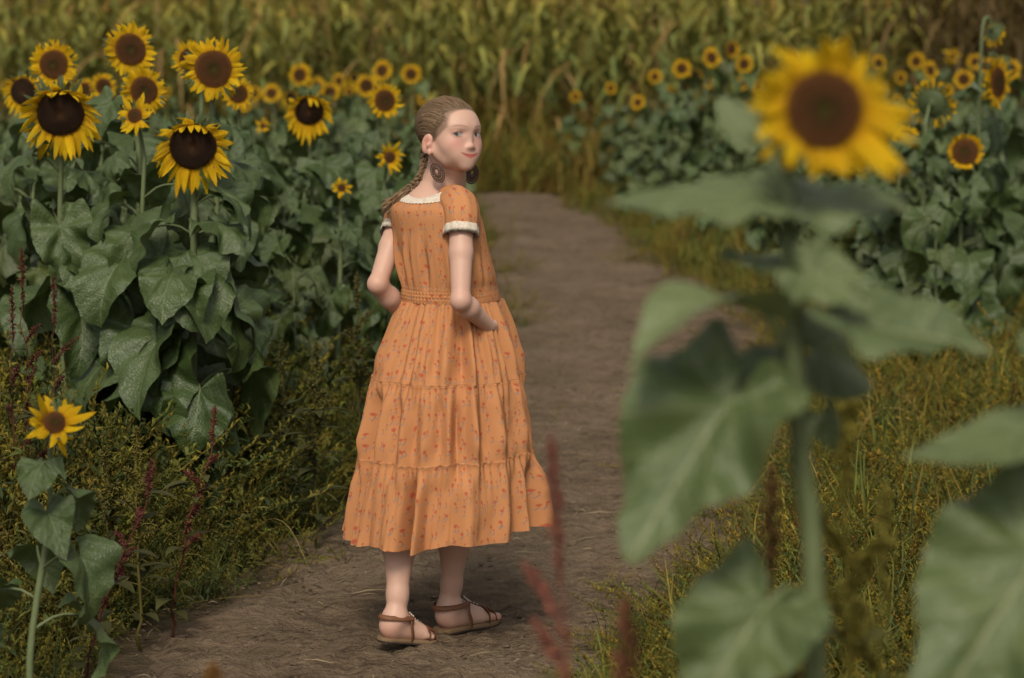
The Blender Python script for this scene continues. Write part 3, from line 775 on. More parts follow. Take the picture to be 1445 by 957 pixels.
# braid and loose tail
bp = spline([h2w((0.004, -0.100, -0.026)), P(601, 229, 0.060), P(598, 244, 0.035), P(589, 257, 0.015), P(577, 268, 0.012)], 60)
ax = np.gradient(bp, axis=0); ax /= np.linalg.norm(ax, axis=1)[:, None]
sv = np.cross(ax, np.array((0, -1., 0))); sv /= np.linalg.norm(sv, axis=1)[:, None]; fv = np.cross(sv, ax)
ti = np.linspace(0, 1, 60)
for k in range(3):
    ph = 2*PI*3.4*ti+2*PI*k/3; rr = 0.0125*(1-0.45*ti)
    for j in range(7):
        o1, o2 = rh.normal()*0.0028, rh.normal()*0.0028
        pth = bp+sv*(np.sin(ph)*rr*0.95+o1)[:, None]+fv*(np.sin(2*ph)*rr*0.45+o2)[:, None]
        c_ = 0.6+0.5*rh.random(); addtube(hm, pth, 0.0042*(1-0.4*ti), 5, (c_, c_*.97, c_*.92))
for j in range(260):
    a_ = rh.normal(size=3)*0.004; e_ = P(546+rh.normal()*4.5, 295+rh.normal()*5, 0.035+rh.normal()*0.01)
    m_ = P(563, 279, 0.018)+rh.normal(size=3)*0.0065
    c_ = 0.8+0.8*rh.random(); addtube(hm, spline([bp[-2]+a_, m_, e_], 9), np.r_[0.0014, np.full(7, 0.0013), 0.0004], 3, (c_*1.1, c_*1.05, c_*.95), cap=False)
hair = gpart('hair', hm, M['hair'])
t = NT('hair_band'); M['band'] = t.fin((0.05, 0.03, 0.02), 0.7, 0.3)
bm_ = MB(); addtube(bm_, spline([bp[-5], bp[-3], bp[-1]], 5), 0.0085, 10); gpart('hair_tie', bm_, M['band'], hair)

# ---- earrings: pierced oval wooden drops
t = NT('earring_wood'); c = t.mix(t.noise(t.coord(), 90, 3), (0.050, 0.022, 0.014), (0.10, 0.048, 0.030)); M['ear'] = t.fin(c, 0.5, 0.4)
t = NT('earring_bead'); M['bead'] = t.fin((0.36, 0.24, 0.14), 0.4, 0.5)
def earring(top, ctr, ha, hb, face, tilt):
    e = MB(); n_ = nrm(face); u = nrm(Zv-n_*np.dot(Zv, n_)); r_ = np.cross(u, n_)
    u, r_ = u*math.cos(tilt)+r_*math.sin(tilt), r_*math.cos(tilt)-u*math.sin(tilt)
    a = np.linspace(0, 2*PI, 49)
    def oval(s_, oz, sh=0.0): return ctr+np.outer(np.cos(a)*ha*s_, r_)+np.outer(np.sin(a)*hb*s_+sh, u)+n_*oz
    def band(s0, s1, sh0=0, sh1=0):
        L_ = np.array([oval(s0, -.0012, sh0), oval(s0, .0012, sh0), oval(s1, .0012, sh1), oval(s1, -.0012, sh1), oval(s0, -.0012, sh0)])
        e.add(L_.reshape(-1, 3), gridf(5, 49))
    band(0.86, 1.0); band(0.66, 0.78, 0.000, 0.000); band(0.20, 0.60, 0.005, 0.002)
    for q in np.linspace(0, 2*PI, 22)[:-1]:
        p0 = ctr+r_*math.cos(q)*ha*0.72+u*math.sin(q)*hb*0.72; p1 = ctr+r_*math.cos(q)*ha*0.92+u*math.sin(q)*hb*0.92
        addtube(e, [p0, p1], 0.0010, 4)
    for q in np.linspace(PI*1.0, 2*PI, 9):
        p0 = ctr+r_*math.cos(q)*ha*0.46+u*(math.sin(q)*hb*0.46+0.003); p1 = ctr+r_*math.cos(q)*ha*0.7+u*math.sin(q)*hb*0.7
        addtube(e, [p0, p1], 0.0022, 4)
    addtube(e, spline([ctr+u*hb, top*0.5+(ctr+u*hb)*0.5+n_*0.002, top], 6), 0.0008, 5)
    o = gpart('earring', e, M['ear'])
    b_ = MB()
    for q in np.linspace(PI*1.05, PI*1.9, 8):
        p = ctr+r_*math.cos(q)*ha*0.6+u*math.sin(q)*hb*0.6+n_*0.0018
        addtube(b_, [p-u*0.0014, p, p+u*0.0014], [0.0006, 0.0015, 0.0006], 6)
    b_.build('bead_row', M['bead'], o)
earring(h2w((-0.0735, 0.004, -0.052)), P(617.5, 244, -0.058), 0.0175, 0.0275, np.array((-0.25, -1, 0.1)), rad(-28))
earring(h2w((0.0735, 0.004, -0.052)), P(666, 246, 0.055), 0.0190, 0.0265, np.array((0.35, -1, 0.05)), rad(10))

# ---- sandals
t = NT('sandal_leather'); c = t.mix(t.noise(t.coord(), 60, 4), (0.13, 0.052, 0.022), (0.19, 0.080, 0.036)); t.bump(t.noise(t.coord(), 300, 3), 0.3, 0.002); M['leather'] = t.fin(c, 0.55, 0.35)
t = NT('sandal_sole'); c = t.mix(t.noise(t.coord(), 80, 3), (0.17, 0.105, 0.055), (0.24, 0.155, 0.085)); M['sole'] = t.fin(c, 0.75, 0.2)
t = NT('sandal_rubber'); M['rubber'] = t.fin((0.035, 0.025, 0.018), 0.8, 0.2)
t = NT('silver_bead'); M['silver'] = t.fin((0.55, 0.52, 0.48), 0.3, 0.6); t.b.inputs['Metallic'].default_value = 0.6
t = NT('orange_bead'); M['obead'] = t.fin((0.45, 0.12, 0.02), 0.35, 0.5)
for (heel, toe), flip in zip(FEET, (-1, 1)):
    d_, sd_, u_ = footframe(heel, toe); k = np.linalg.norm(toe-heel)/0.20
    q = lambda x, y, z: heel+d_*x*k+sd_*y*k+u_*(z*k+0.014)
    sandal = MB()
    xs2 = np.array([-0.004, 0.004, 0.02, 0.05, 0.09, 0.13, 0.16, 0.185, 0.2, 0.208]); ww = np.array([0.010, 0.024, 0.031, 0.030, 0.030, 0.038, 0.041, 0.035, 0.022, 0.006])
    cy = flip*np.array([0, 0, 0, 0, 0.002, 0.004, 0.003, 0, -0.003, -0.004])
    xi = np.linspace(-0.004, 0.208, 40); wi = np.interp(xi, xs2, ww); ci = np.interp(xi, xs2, cy)
    def prism(mb, z0, z1, gw):
        ol = [(x, c-w_-gw) for x, w_, c in zip(xi, wi, ci)]+[(x, c+w_+gw) for x, w_, c in zip(xi[::-1], wi[::-1], ci[::-1])]
        n_ = len(ol); lip_ = lambda x: 0.004*max(0, (x-0.16)/0.048)
        lo_ = [q(x, y, z0+lip_(x)) for x, y in ol]; hi_ = [q(x, y, z1+lip_(x)) for x, y in ol]; mid_ = [q(x*1.004, y*1.03, (z0+z1)/2+lip_(x)) for x, y in ol]
        Vp = np.array(lo_+mid_+hi_); idx = np.arange(n_); nx = (idx+1) % n_
        mb.add(Vp, np.concatenate((np.c_[idx, idx+n_, nx+n_, nx], np.c_[idx+n_, idx+2*n_, nx+2*n_, nx+n_])))
        hn = n_//2; i = np.arange(hn-1); tp = np.c_[i, i+1, n_-2-i, n_-1-i]
        mb.f.append(tp[:, ::-1]+2*n_+mb.n-3*n_); mb.m.append(np.zeros(hn-1, int)); mb.f.append(tp+mb.n-3*n_); mb.m.append(np.zeros(hn-1, int))
    prism(sandal, -0.008, 0.002, 0.0)
    so = gpart('sandal', sandal, M['sole'], smooth=False)
    rb = MB(); prism(rb, -0.0135, -0.0082, 0.0006); rb.build('outsole', M['rubber'], so, False)
    st = MB()
    def strap(pts, wd, thk=0.0016, n=26):
        pts = spline([q(*p) for p in pts], n); T = np.gradient(pts, axis=0); T /= np.linalg.norm(T, axis=1)[:, None]
        ce = q(0.055, 0, 0.035); O = pts-ce; O -= T*(O*T).sum(1)[:, None]; O /= np.linalg.norm(O, axis=1)[:, None]; W_ = np.cross(T, O)
        L_ = np.array([pts-W_*wd, pts-W_*wd+O*thk, pts+O*thk*1.6, pts+W_*wd+O*thk, pts+W_*wd, pts-W_*wd])
        st.add(L_.reshape(-1, 3), gridf(6, n))
    # ankle strap round the heel, side straps to the sole, instep band, toe straps
    strap([(0.086, -0.032, 0.066), (0.048, -0.0400, 0.064), (0.008, -0.028, 0.062), (-0.009, 0, 0.061), (0.008, 0.028, 0.062), (0.048, 0.0400, 0.064), (0.086, 0.032, 0.066)], 0.0068, n=40)
    for e in (-1, 1): strap([(0.082, e*0.033, 0.066), (0.080, e*0.039, 0.040), (0.087, e*0.039, 0.018), (0.092, e*0.034, -0.002)], 0.0080)
    strap([(0.082, -0.030, 0.064), (0.086, -0.016, 0.0715), (0.088, 0, 0.0745), (0.086, 0.016, 0.0715), (0.082, 0.030, 0.064)], 0.0095)
    strap([(0.088, 0.0, 0.073), (0.115, 0.001, 0.0575), (0.140, 0.0, 0.0455), (0.152, -0.002*flip, 0.0425)], 0.0050)
    strap([(0.150, -0.040, 0.000), (0.153, -0.034, 0.026), (0.154, 0, 0.0395), (0.150, 0.034, 0.026), (0.146, 0.042, 0.000)], 0.0046)
    strap([(0.180, -0.036, 0.000), (0.176, -0.026, 0.0255), (0.170, -0.006, 0.0330), (0.160, 0.002, 0.0375)], 0.0042)
    st.build('strap', M['leather'], so)
    ob = MB(); sb = MB(); rr_ = random.Random(3)
    for i in range(5):
        for j in (-1, 0, 1):
            y = (i-2)*0.0095; c0 = q(0.086+j*0.0065, y, 0.0765-abs(y)*0.32)
            mbx = ob if j == 0 else sb
            addtube(mbx, [c0-sd_*0.0042, c0-sd_*0.002, c0+sd_*0.002, c0+sd_*0.0042], [0.001, 0.0034, 0.0034, 0.001], 7)
    for j in range(4):
        c0 = q(0.105+j*0.011, 0.0005, 0.0655-j*0.0055); addtube(sb, [c0-d_*0.003, c0, c0+d_*0.003], [0.001, 0.0034, 0.001], 7)
    sb.build('silver_beads', M['silver'], so); ob.build('orange_beads', M['obead'], so)
# ------------------------------------------------------------------ sunflower parts
def leaf_outline(phi, seed):
    a = np.abs(phi)
    r = np.interp(a, np.radians([0, 10, 26, 48, 75, 105, 135, 158]), [1, .87, .72, .635, .60, .56, .47, .22])
    r = r*(1+0.020*np.sign(np.sin(phi*34+seed))*np.abs(np.sin(phi*17+seed))+0.03*np.sin(phi*5+seed*2))
    return r
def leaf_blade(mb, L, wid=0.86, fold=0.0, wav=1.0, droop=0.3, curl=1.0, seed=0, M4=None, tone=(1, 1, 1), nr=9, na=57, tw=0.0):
    phi = np.linspace(-rad(158), rad(158), na); rho = np.linspace(0.02, 1, nr)
    r = leaf_outline(phi, seed)
    x = np.outer(rho, r*np.cos(phi)); y = np.outer(rho, r*np.sin(phi))*wid
    rng = np.random.default_rng(int(seed*100)+3); p = rng.random(6)*6.28
    ro = rho[:, None]
    z = fold*np.abs(y)+wav*0.06*(ro**1.6)*(np.sin(5*phi+p[0])*0.7+np.sin(9*phi+p[1])*0.45+np.sin(3*phi+p[2])*0.6)[None]
    z = z+wav*0.020*np.sin(x*17+p[3])*np.minimum(1, np.abs(y)*6)+0.035*np.sin(x*6+p[4])*ro
    z = z-0.35*np.maximum(0, np.abs(y)-0.25)**1.5*(1 if fold >= 0 else 0.5)
    yy = y+0.0; 
    al = droop+curl*x                             # bend along the midrib
    k = curl if abs(curl) > 1e-3 else 1e-3
    cx = (np.sin(al)-math.sin(droop))/k; cz = (np.cos(al)-math.cos(droop))/k
    X = cx+z*np.sin(al); Z = cz+z*np.cos(al)
    ta = tw*x; Y2 = yy*np.cos(ta); Z = Z+yy*np.sin(ta)
    V = np.stack((X, Y2, Z), -1).reshape(-1, 3)*L
    uv = np.stack((x, y), -1).reshape(-1, 2)
    if M4 is not None: V = V@np.array(M4)[:3, :3].T+np.array(M4)[:3, 3]
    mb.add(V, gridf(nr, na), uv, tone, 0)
def leaf_part(L, pet, rise, fold, wav, droop, curl, seed, tone=(1, 1, 1), nr=9, na=57, rt=0.0045, tw=0.0):
    mb = MB()
    pp = spline([(0, 0, 0), (pet*0.5*math.cos(rise+0.25), 0, pet*0.5*math.sin(rise+0.25)), (pet*0.9*math.cos(rise), 0, pet*0.92*math.sin(rise)), (pet*math.cos(rise)+0.03*L, 0, pet*math.sin(rise)*0.93)], 8)
    e = pp[-1]; Mx = np.eye(4); Mx[:3, 3] = e-np.array((0.02*L, 0, -0.003))
    leaf_blade(mb, L, fold=fold, wav=wav, droop=droop, curl=curl, seed=seed, M4=Mx, tone=tone, nr=nr, na=na, tw=tw)
    addtube(mb, pp, np.linspace(rt, rt*0.6, 8), 6, (1, 1, 1), 1)
    return mb
LMAT = [M['leaf'], M['stem']]
rl = np.random.default_rng(77)
LEAVES = []
for k in range(14):
    L = 0.185
    lm = leaf_part(L, 0.09+0.05*rl.random(), rad(25+25*rl.random()), rl.choice([-0.25, 0.1, 0.3, 0.45]), 1.0+1.3*rl.random(), rad(10+40*rl.random()), 0.5+1.3*rl.random(), k+rl.random(), tw=rl.normal()*0.5)
    LEAVES.append(lm)
LEAF_ME = [l.mesh('leaf', LMAT) for l in LEAVES]

def head_meshes(typ, seed):
    r = np.random.default_rng(seed*7+hash(typ) % 1 + len(typ)*31)
    cfg = dict(ragged=(0.55, 30, 0.54, 0.115), open=(0.56, 34, 0.46, 0.085), old=(0.63, 32, 0.50, 0.10), small=(0.34, 12, 0.66, 0.13), short=(0.64, 24, 0.46, 0.10), ripe=(0.62, 26, 0.40, 0.08))[typ]
    rd, n, pl, pw = cfg
    pm_ = MB(); nu, nv = 9, 5
    for lay in range(2):
        m = n if lay == 0 else int(n*0.75)
        for i in range(m):
            if typ == 'old' and r.random() < 0.05: continue
            a = 2*PI*(i+0.5*lay)/m+r.normal()*(0.22 if typ == 'small' else (0.12 if typ == 'ragged' else 0.07))
            ln = pl*(0.82+0.33*r.random())*(1.0 if lay == 0 else 0.95); wd = pw*(0.85+0.4*r.random())
            u = np.linspace(0, 1, nu)[:, None]; v = np.linspace(-1, 1, nv)[None]
            wf = wd*(np.minimum(1, (u+0.10)*2.6)**0.6)*np.clip(1-u**2.6, 0, 1)**0.75+0.003
            tang = wf*v
            up = math.sin(a)
            if typ == 'open': lift, curl = r.normal()*0.10+0.14-0.16*lay, r.normal()*0.22-0.05
            elif typ == 'ragged':
                lift, curl = r.normal()*0.25+0.15-0.15*lay, r.normal()*0.35
                ln *= r.uniform(.72, 1.12)*(1.55 if up > .84 else 1); 
                if 0.3 < up < .9 and math.cos(a) < 0: curl -= .5; ln *= .9
            elif typ == 'small': lift, curl = 0.35+r.normal()*0.40, r.normal()*0.5-0.3; ln *= r.uniform(.65, 1.15)
            elif typ == 'short': lift, curl = 0.55+r.normal()*0.2, -0.15+r.normal()*0.3
            else: lift, curl = 0.1+r.normal()*0.2, r.normal()*0.3
            rad_ = rd*0.93+ln*(u+0*v); zz_ = ln*(lift*u+curl*u*u)+0*v
            if typ == 'short': rad_ = rd*0.95+ln*(1.0*u-0.42*u**2.4)+0*v
            zz_ = zz_-0.30*wf*np.abs(v)**1.5*(1 if r.random() < 0.75 else -1)+0.012*np.sin(v*7+i)
            sk = r.normal()*0.10*u*u*ln*2.2; tang = tang+sk
            tw = r.normal()*0.5; zz_ = zz_+tang*np.sin(tw*u)*0.8
            ox = rad_*math.cos(a)-tang*math.sin(a); oy = rad_*math.sin(a)+tang*math.cos(a)
            if typ in ('old', 'ripe'):
                gdr = (0.42+0.25*r.random())*u**1.8*ln
                if up > 0.35 and typ == 'old':      # upper petals fold forward over the disc
                    f = (up-0.35)*1.4*(0.4+0.9*r.random()); zz_ = zz_+f*ln*u*1.0; oy = oy-f*ln*(u**1.4)*1.25
                else: oy = oy-gdr; zz_ = zz_+0.12*u*ln
            tone = (0.82+0.3*r.random())*(0.93 if lay else 1.0)
            g_ = 0.92+0.1*r.random()
            pm_.add(np.stack((ox, oy, zz_-0.015-0.02*lay), -1).reshape(-1, 3), gridf(nu, nv), np.stack((u+0*v, 0.5+0.5*v+0*u), -1).reshape(-1, 2), (tone, tone*g_, tone*0.9))
    dmb = MB(); nr_, na_ = 12, 41
    rr = np.linspace(0, 1, nr_)[:, None]; aa = np.linspace(0, 2*PI, na_)[None]
    dome = {'ragged': 0.10, 'open': 0.10, 'old': 0.16, 'small': 0.22, 'short': 0.13, 'ripe': 0.15}[typ]
    zd = dome*rd*(1-rr**2)*1.2-0.10*rd*np.exp(-(rr/0.22)**2)+0.04*rd*np.exp(-((rr-0.82)/0.16)**2)+0*aa
    wob = 1+0.03*np.sin(3*aa+seed)
    dmb.add(np.stack((rd*rr*np.cos(aa)*wob, rd*rr*np.sin(aa)*wob, zd), -1).reshape(-1, 3), gridf(nr_, na_), np.stack((rr+0*aa, aa/6.28+0*rr), -1).reshape(-1, 2))
    nf = 430
    for i in range(nf):
        q = math.sqrt((i+0.5)/nf); a = i*2.39996
        zf = dome*rd*(1-q**2)*1.2-0.10*rd*math.exp(-(q/0.22)**2)+0.04*rd*math.exp(-((q-0.82)/0.16)**2)
        c = np.array((rd*q*math.cos(a), rd*q*math.sin(a), zf)); h_ = rd*(0.035+0.030*r.random())*(1.6 if q > 0.75 else 1); b_ = rd*0.032
        tip = c+np.array((math.cos(a)*0.3*h_, math.sin(a)*0.3*h_, h_))
        k = 0.7+0.7*r.random()
        if q > 0.9 and typ in ('open', 'small'): k *= 1.4
        ring_ = [c+np.array((math.cos(t_)*b_, math.sin(t_)*b_, 0)) for t_ in (0, 2.1, 4.2)]
        dmb.add(ring_+[tip], [(0, 1, 3), (1, 2, 3), (2, 0, 3)], [(q, 0)]*4, (k, k, k))
    bm_ = MB()
    zz2 = np.array([(rd*1.02, -0.03), (rd*0.95, -0.10), (rd*0.62, -0.17), (0.16, -0.22), (0.07, -0.30), (0.05, -0.40)])
    aa = np.linspace(0, 2*PI, 31)
    bm_.add(np.array([[(q*math.cos(a), q*math.sin(a), z) for a in aa] for q, z in zz2]).reshape(-1, 3), gridf(6, 31)[:, ::-1])
    for lay in range(2):
        for i in range(19):
            a = 2*PI*(i+0.5*lay)/19+r.normal()*0.08; ln = 0.44*(0.7+0.5*r.random()); u = np.linspace(0, 1, 6)[:, None]; v = np.linspace(-1, 1, 3)[None]
            wf = 0.085*(1-u)**0.7*(0.75+0.6*u)+0.002; cu = r.normal()*0.35-0.2
            q = rd*(0.98-0.15*lay)+ln*u+0*v; z = -0.05-0.05*lay+ln*(0.15*u+cu*u*u)-0.2*wf*np.abs(v)
            tg = wf*v
            bm_.add(np.stack((q*math.cos(a)-tg*math.sin(a), q*math.sin(a)+tg*math.cos(a), z), -1).reshape(-1, 3), gridf(6, 3))
    dk = M['disc_old'] if typ in ('old', 'ripe') else M['disc']
    return (bm_.mesh('flower_head', M['bract']), pm_.mesh('petals', M['petal']), dmb.mesh('disc', dk))
_hc = {}
def headset(typ, seed):
    if (typ, seed) not in _hc: _hc[(typ, seed)] = head_meshes(typ, seed)
    return _hc[(typ, seed)]
def face_mat(c, n, R_, spin=0.0):
    n = Vector(nrm(n)); up = Vector((0, 0, 1)); u = (up-n*up.dot(n)).normalized(); x = u.cross(n)
    m = Matrix(((x.x, u.x, n.x), (x.y, u.y, n.y), (x.z, u.z, n.z))).to_4x4()
    return Matrix.Translation(Vector(c))@m@Matrix.Rotation(spin, 4, 'Z')@Matrix.Scale(R_, 4)
def add_head(root, c, n, R_, typ, seed):
    b, p, d = headset(typ, seed)
    ho = link('flower_head', b, root); ho.matrix_local = face_mat(c, n, R_, 0 if typ in ('old', 'ripe') else seed*0.7)
    link('petals', p, ho); link('disc', d, ho); return ho

def sunflower(base, hc, n, R_, typ, seed, nleaf=14, lsz=1.0, leafparts=True, lo=0.15, hi=0.90, rs_=0.011, facing=None):
    """a plant rooted at base with its flower head centred at hc facing n"""
    r = random.Random(seed*13+5); base = np.asarray(base, float); hc = np.asarray(hc, float)
    root = empty('sunflower', base); h = hc-base; n = nrm(n); H = h[2]
    back = h-n*R_*0.36
    below = back-n*0.05-np.array((0, 0, 0.09 if n[2] > -0.2 else 0.03)); 
    top = [below, back] if n[2] > -0.35 else [back-n*0.03+np.array((0, 0, 0.05)), back]
    bx = below[:2] if n[2] > -0.35 else top[0][:2]-n[:2]*0.06
    pts = [(0, 0, 0), (bx[0]*0.30+r.gauss(0, .012), bx[1]*0.30+r.gauss(0, .012), H*0.33), (bx[0]*0.72+r.gauss(0, .01), bx[1]*0.72+r.gauss(0, .01), H*0.66)]
    pts += [(bx[0], bx[1], top[0][2]-0.07)]+top
    path = spline(pts, 22); sm = MB(); addtube(sm, path, np.linspace(rs_, rs_*0.62, 22), 8); sm.build('stem', M['stem'], root)
    add_head(root, h, n, R_, typ, seed)
    fol = MB(); az = r.random()*6.28
    for i in range(nleaf):
        f = lo+(hi-lo)*(i+0.5)/nleaf+r.uniform(-.02, .02); z = f*path[-3][2]
        j = int(np.argmin(np.abs(path[:-3, 2]-z))); p = path[j]
        az += 2.4+r.uniform(-.5, .5)
        if facing is not None and r.random() < 0.5: az = facing+r.uniform(-1.2, 1.2)
        s_ = lsz*(0.62+0.62*math.sin(PI*min(1, 0.15+f*0.85)))*r.uniform(.85, 1.2)
        k = r.randrange(len(LEAVES))
        m = Matrix.Translation(Vector(p))@Matrix.Rotation(az, 4, 'Z')@Matrix.Rotation(r.uniform(-.15, .35)+0.35*(1-f), 4, 'Y')@Matrix.Rotation(r.uniform(-.3, .3), 4, 'X')@Matrix.Scale(s_, 4)
        if leafparts:
            o = link('leaf', LEAF_ME[k], root); o.matrix_local = m
        else: tn = r.uniform(.75, 1.3); fol.merge(LEAVES[k], m, (tn*r.uniform(.9, 1.25), tn, tn*.9))
    if not leafparts: fol.build('foliage', LMAT, root)
    return root
def fdir(yaw, pitch):
    y, p = rad(yaw), rad(pitch); return np.array((math.sin(y)*math.cos(p), -math.cos(y)*math.cos(p), math.sin(p)))
def plant_at(px, py, dia, Y, typ, yaw, pitch, seed, label, group=None, lean=(0, 0), **kw):
    hc = at(px, py, Y); R_ = dia/2*(Y*1.004)/3411.8
    n = fdir(yaw, pitch); b = np.array((hc[0]+lean[0]-n[0]*0.06, hc[1]+lean[1]+0.05, -0.01))
    o = sunflower(b, hc, n, R_, typ, seed, **kw); tag(o, label, 'sunflower', group); return o

# ---- near left clump, in or close to focus
GL = 'sunflowers in the near left clump'
plant_at(76, 91, 72, 8.7, 'open', -4, 2, 1, 'tall sunflower with round brown disc in the top left corner above a drooping one', GL, nleaf=17)
plant_at(85, 160, 104, 7.7, 'old', 8, -16, 2, 'large drooping sunflower with dark disc and hanging petals at far left', GL, nleaf=19, lsz=.95, lean=(-.02, .0), facing=-1.4)
plant_at(184, 70, 80, 8.5, 'open', 28, 8, 3, 'topmost sunflower of the near left clump, dark oval disc turned to the right', GL, nleaf=17)
plant_at(203, 128, 70, 8.1, 'open', 26, 6, 4, 'sunflower with half hidden disc right behind the small ragged yellow one', GL, nleaf=16)
plant_at(190, 163, 62, 7.6, 'small', -12, 18, 5, 'small ragged yellow sunflower with few petals below three taller heads', GL, nleaf=15, lsz=1.0, rs_=0.009, lean=(-.03, 0), facing=-1.5)
plant_at(301, 97, 92, 7.9, 'open', 10, 4, 6, 'bright fully open sunflower with reddish disc, tallest right of the left clump', GL, nleaf=20, lsz=.95, facing=-1.6)
plant_at(272, 207, 104, 7.4, 'old', 6, -14, 7, 'drooping sunflower with big dark disc and torn petals above the broad leaves', GL, nleaf=26, lsz=1.0, lo=0.22, hi=0.86, rs_=0.015, facing=-1.3)
plant_at(266, 84, 56, 8.9, 'open', -28, 4, 8, 'sunflower mostly hidden behind the bright fully open head', GL, nleaf=11)
plant_at(336, 132, 48, 9.6, 'open', 4, 2, 9, 'small sunflower just right of and below the bright fully open head', GL, nleaf=16)
plant_at(33, 130, 62, 9.3, 'ripe', -14, -4, 10, 'dark disc sunflower at the left edge beside the large drooping one', GL, nleaf=16)
plant_at(120, 126, 34, 11.2, 'open', 0, 2, 11, 'small far sunflower peeking between the two tall heads at top left', GL, nleaf=10)
plant_at(146, 122, 40, 11.0, 'open', 18, 2, 14, 'small far sunflower just left of the sunflower with half hidden disc', GL, nleaf=10)
# lone low one in the bottom left corner
plant_at(77, 596, 92, 5.15, 'small', 22, 22, 12, 'low ragged young sunflower with curled petals in the bottom left corner', nleaf=7, lsz=0.62, lo=0.38, hi=0.95, rs_=0.009, lean=(-.055, 0), facing=-1.3)
# ---- left middle distance
GM = 'sunflowers in the blurred row left of the girl'
plant_at(436, 157, 64, 10.2, 'old', 6, -14, 21, 'drooping dark disc sunflower halfway between the left clump and the girl', nleaf=14, facing=-1.5)
plant_at(543, 142, 54, 10.6, 'open', 24, 4, 22, 'open sunflower with tall oval disc near the girl\'s hair', nleaf=13, facing=-1.5)
plant_at(550, 222, 46, 9.4, 'small', 20, 10, 23, 'small yellow sunflower beside the girl\'s braid', nleaf=12, lsz=.8, facing=-1.5)
plant_at(482, 265, 32, 9.2, 'small', 8, 14, 24, 'smallest low sunflower left of the girl\'s ponytail tip', nleaf=9, lsz=.7)
plant_at(371, 178, 24, 11.5, 'small', -10, 14, 25, 'tiny low yellow sunflower under the far row, right of the left clump', nleaf=11, lsz=.9)
def proto(typ, seed, nl=12, lsz=1.0, pitch=3):
    hc = np.array((0, -0.05, 1.4)); return sunflower((0, 0, 0), hc, fdir(0, pitch), 0.095, typ, seed, nleaf=nl, lsz=lsz, leafparts=False)
PRO = [proto('open', 31), proto('open', 32), proto('ripe', 33, pitch=-8), proto('open', 34, pitch=10), proto('small', 35), proto('short', 36)]
used = [False]*len(PRO)
def far_plant(px, py, dia, k, yaw, label, group):
    # depth follows from the size of its head (a 0.19 m flower at scale 1), the scale from its height
    Y = 0.185*3411.8/dia; Y = min(max(Y, 9.8), 25.5)
    hz = at(px, py, Y)[2]; s_ = hz/1.4; p = at(px, py, Y)
    o = PRO[k] if not used[k] else dup(PRO[k], (0, 0, 0), 0, 1); 
    if not used[k]: used[k] = True
    a = rad(yaw); off = np.array((0.05*math.sin(a)*-1, 0.05*math.cos(a)))*s_
    o.location = (p[0]+off[0], p[1]+off[1], -0.01); o.rotation_euler = (0, 0, a); o.scale = (s_,)*3
    tag(o, label, 'sunflower', group); return o
rf = random.Random(4)
lab = 'small blurred sunflower in the crowded far row between the left clump and the girl'
for px, py, dia, k in [(423, 104, 37, 0), (359, 130, 30, 1), (383, 130, 34, 3), (411, 137, 36, 2), (447, 121, 34, 0), (466, 128, 34, 1), (478, 113, 27, 3), (493, 128, 22, 0), (517, 119, 38, 1), (539, 98, 33, 3), (580, 103, 32, 0), (345, 146, 30, 1), (10, 122, 27, 0), (500, 108, 24, 2), (598, 138, 26, 1), (232, 128, 26, 0), (597, 232, 26, 4)]:
    far_plant(px, py, dia, k, rf.uniform(-40, 40), lab if px > 300 and py < 200 else ('small blurred sunflower peeking out beside the girl\'s braid' if py > 200 else ('tiny far sunflower at the left edge beside the dark disc one' if px < 50 else 'small far sunflower between the oval disc head and the bright open head')), GM)
# ---- right middle distance
plant_at(1362, 214, 58, 11.6, 'short', -4, 10, 41, 'sharp sunflower with brown disc ringed by short curled petals, right side of the path', nleaf=16, lsz=1.0, lo=.18, facing=-1.5)
plant_at(1316, 146, 72, 11.9, 'open', 150, 8, 42, 'sunflower seen from behind with green bracts, at right', nleaf=14, lsz=1.0, facing=-1.5)
plant_at(1408, 116, 76, 12.2, 'open', 52, 2, 43, 'sunflower turned sideways with long petals near the right edge', nleaf=14, facing=-1.5)
plant_at(1404, 46, 36, 12.6, 'ripe', 130, -25, 44, 'tallest nodding green flower head in the upper right corner', nleaf=13)
plant_at(1278, 197, 46, 12.2, 'open', 12, 16, 45, 'sunflower half hidden behind the big blurred foreground head, above drooping leaves', nleaf=13, facing=-1.5)
GR = 'small blurred sunflowers right of the path'
ll = 'small blurred sunflower in the far patch between the girl and the big foreground head'
lr = 'small blurred sunflower in the far patch right of the big foreground head'
for px, py, dia, k in [(812, 135, 25, 0), (862, 123, 23, 1), (900, 143, 30, 3), (924, 107, 25, 0), (962, 95, 30, 1), (983, 158, 27, 0), (1004, 80, 30, 3), (1032, 68, 25, 5), (1050, 89, 29, 0), (1047, 117, 24, 1), (981, 105, 27, 2), (1000, 116, 20, 4), (943, 127, 18, 4), (1072, 122, 22, 1),
                       (1293, 85, 27, 0), (1313, 98, 30, 3), (1271, 109, 24, 0), (1360, 110, 33, 1), (1268, 158, 26, 0), (1240, 88, 28, 1), (1266, 140, 24, 3), (1344, 78, 24, 4), (1337, 128, 30, 1), (1376, 86, 24, 0), (1392, 92, 28, 3), (1425, 96, 34, 1), (1210, 130, 26, 0), (1160, 100, 24, 1)]:
    far_plant(px, py, dia, k, rf.uniform(-40, 40), ll if px < 1130 else lr, GR)
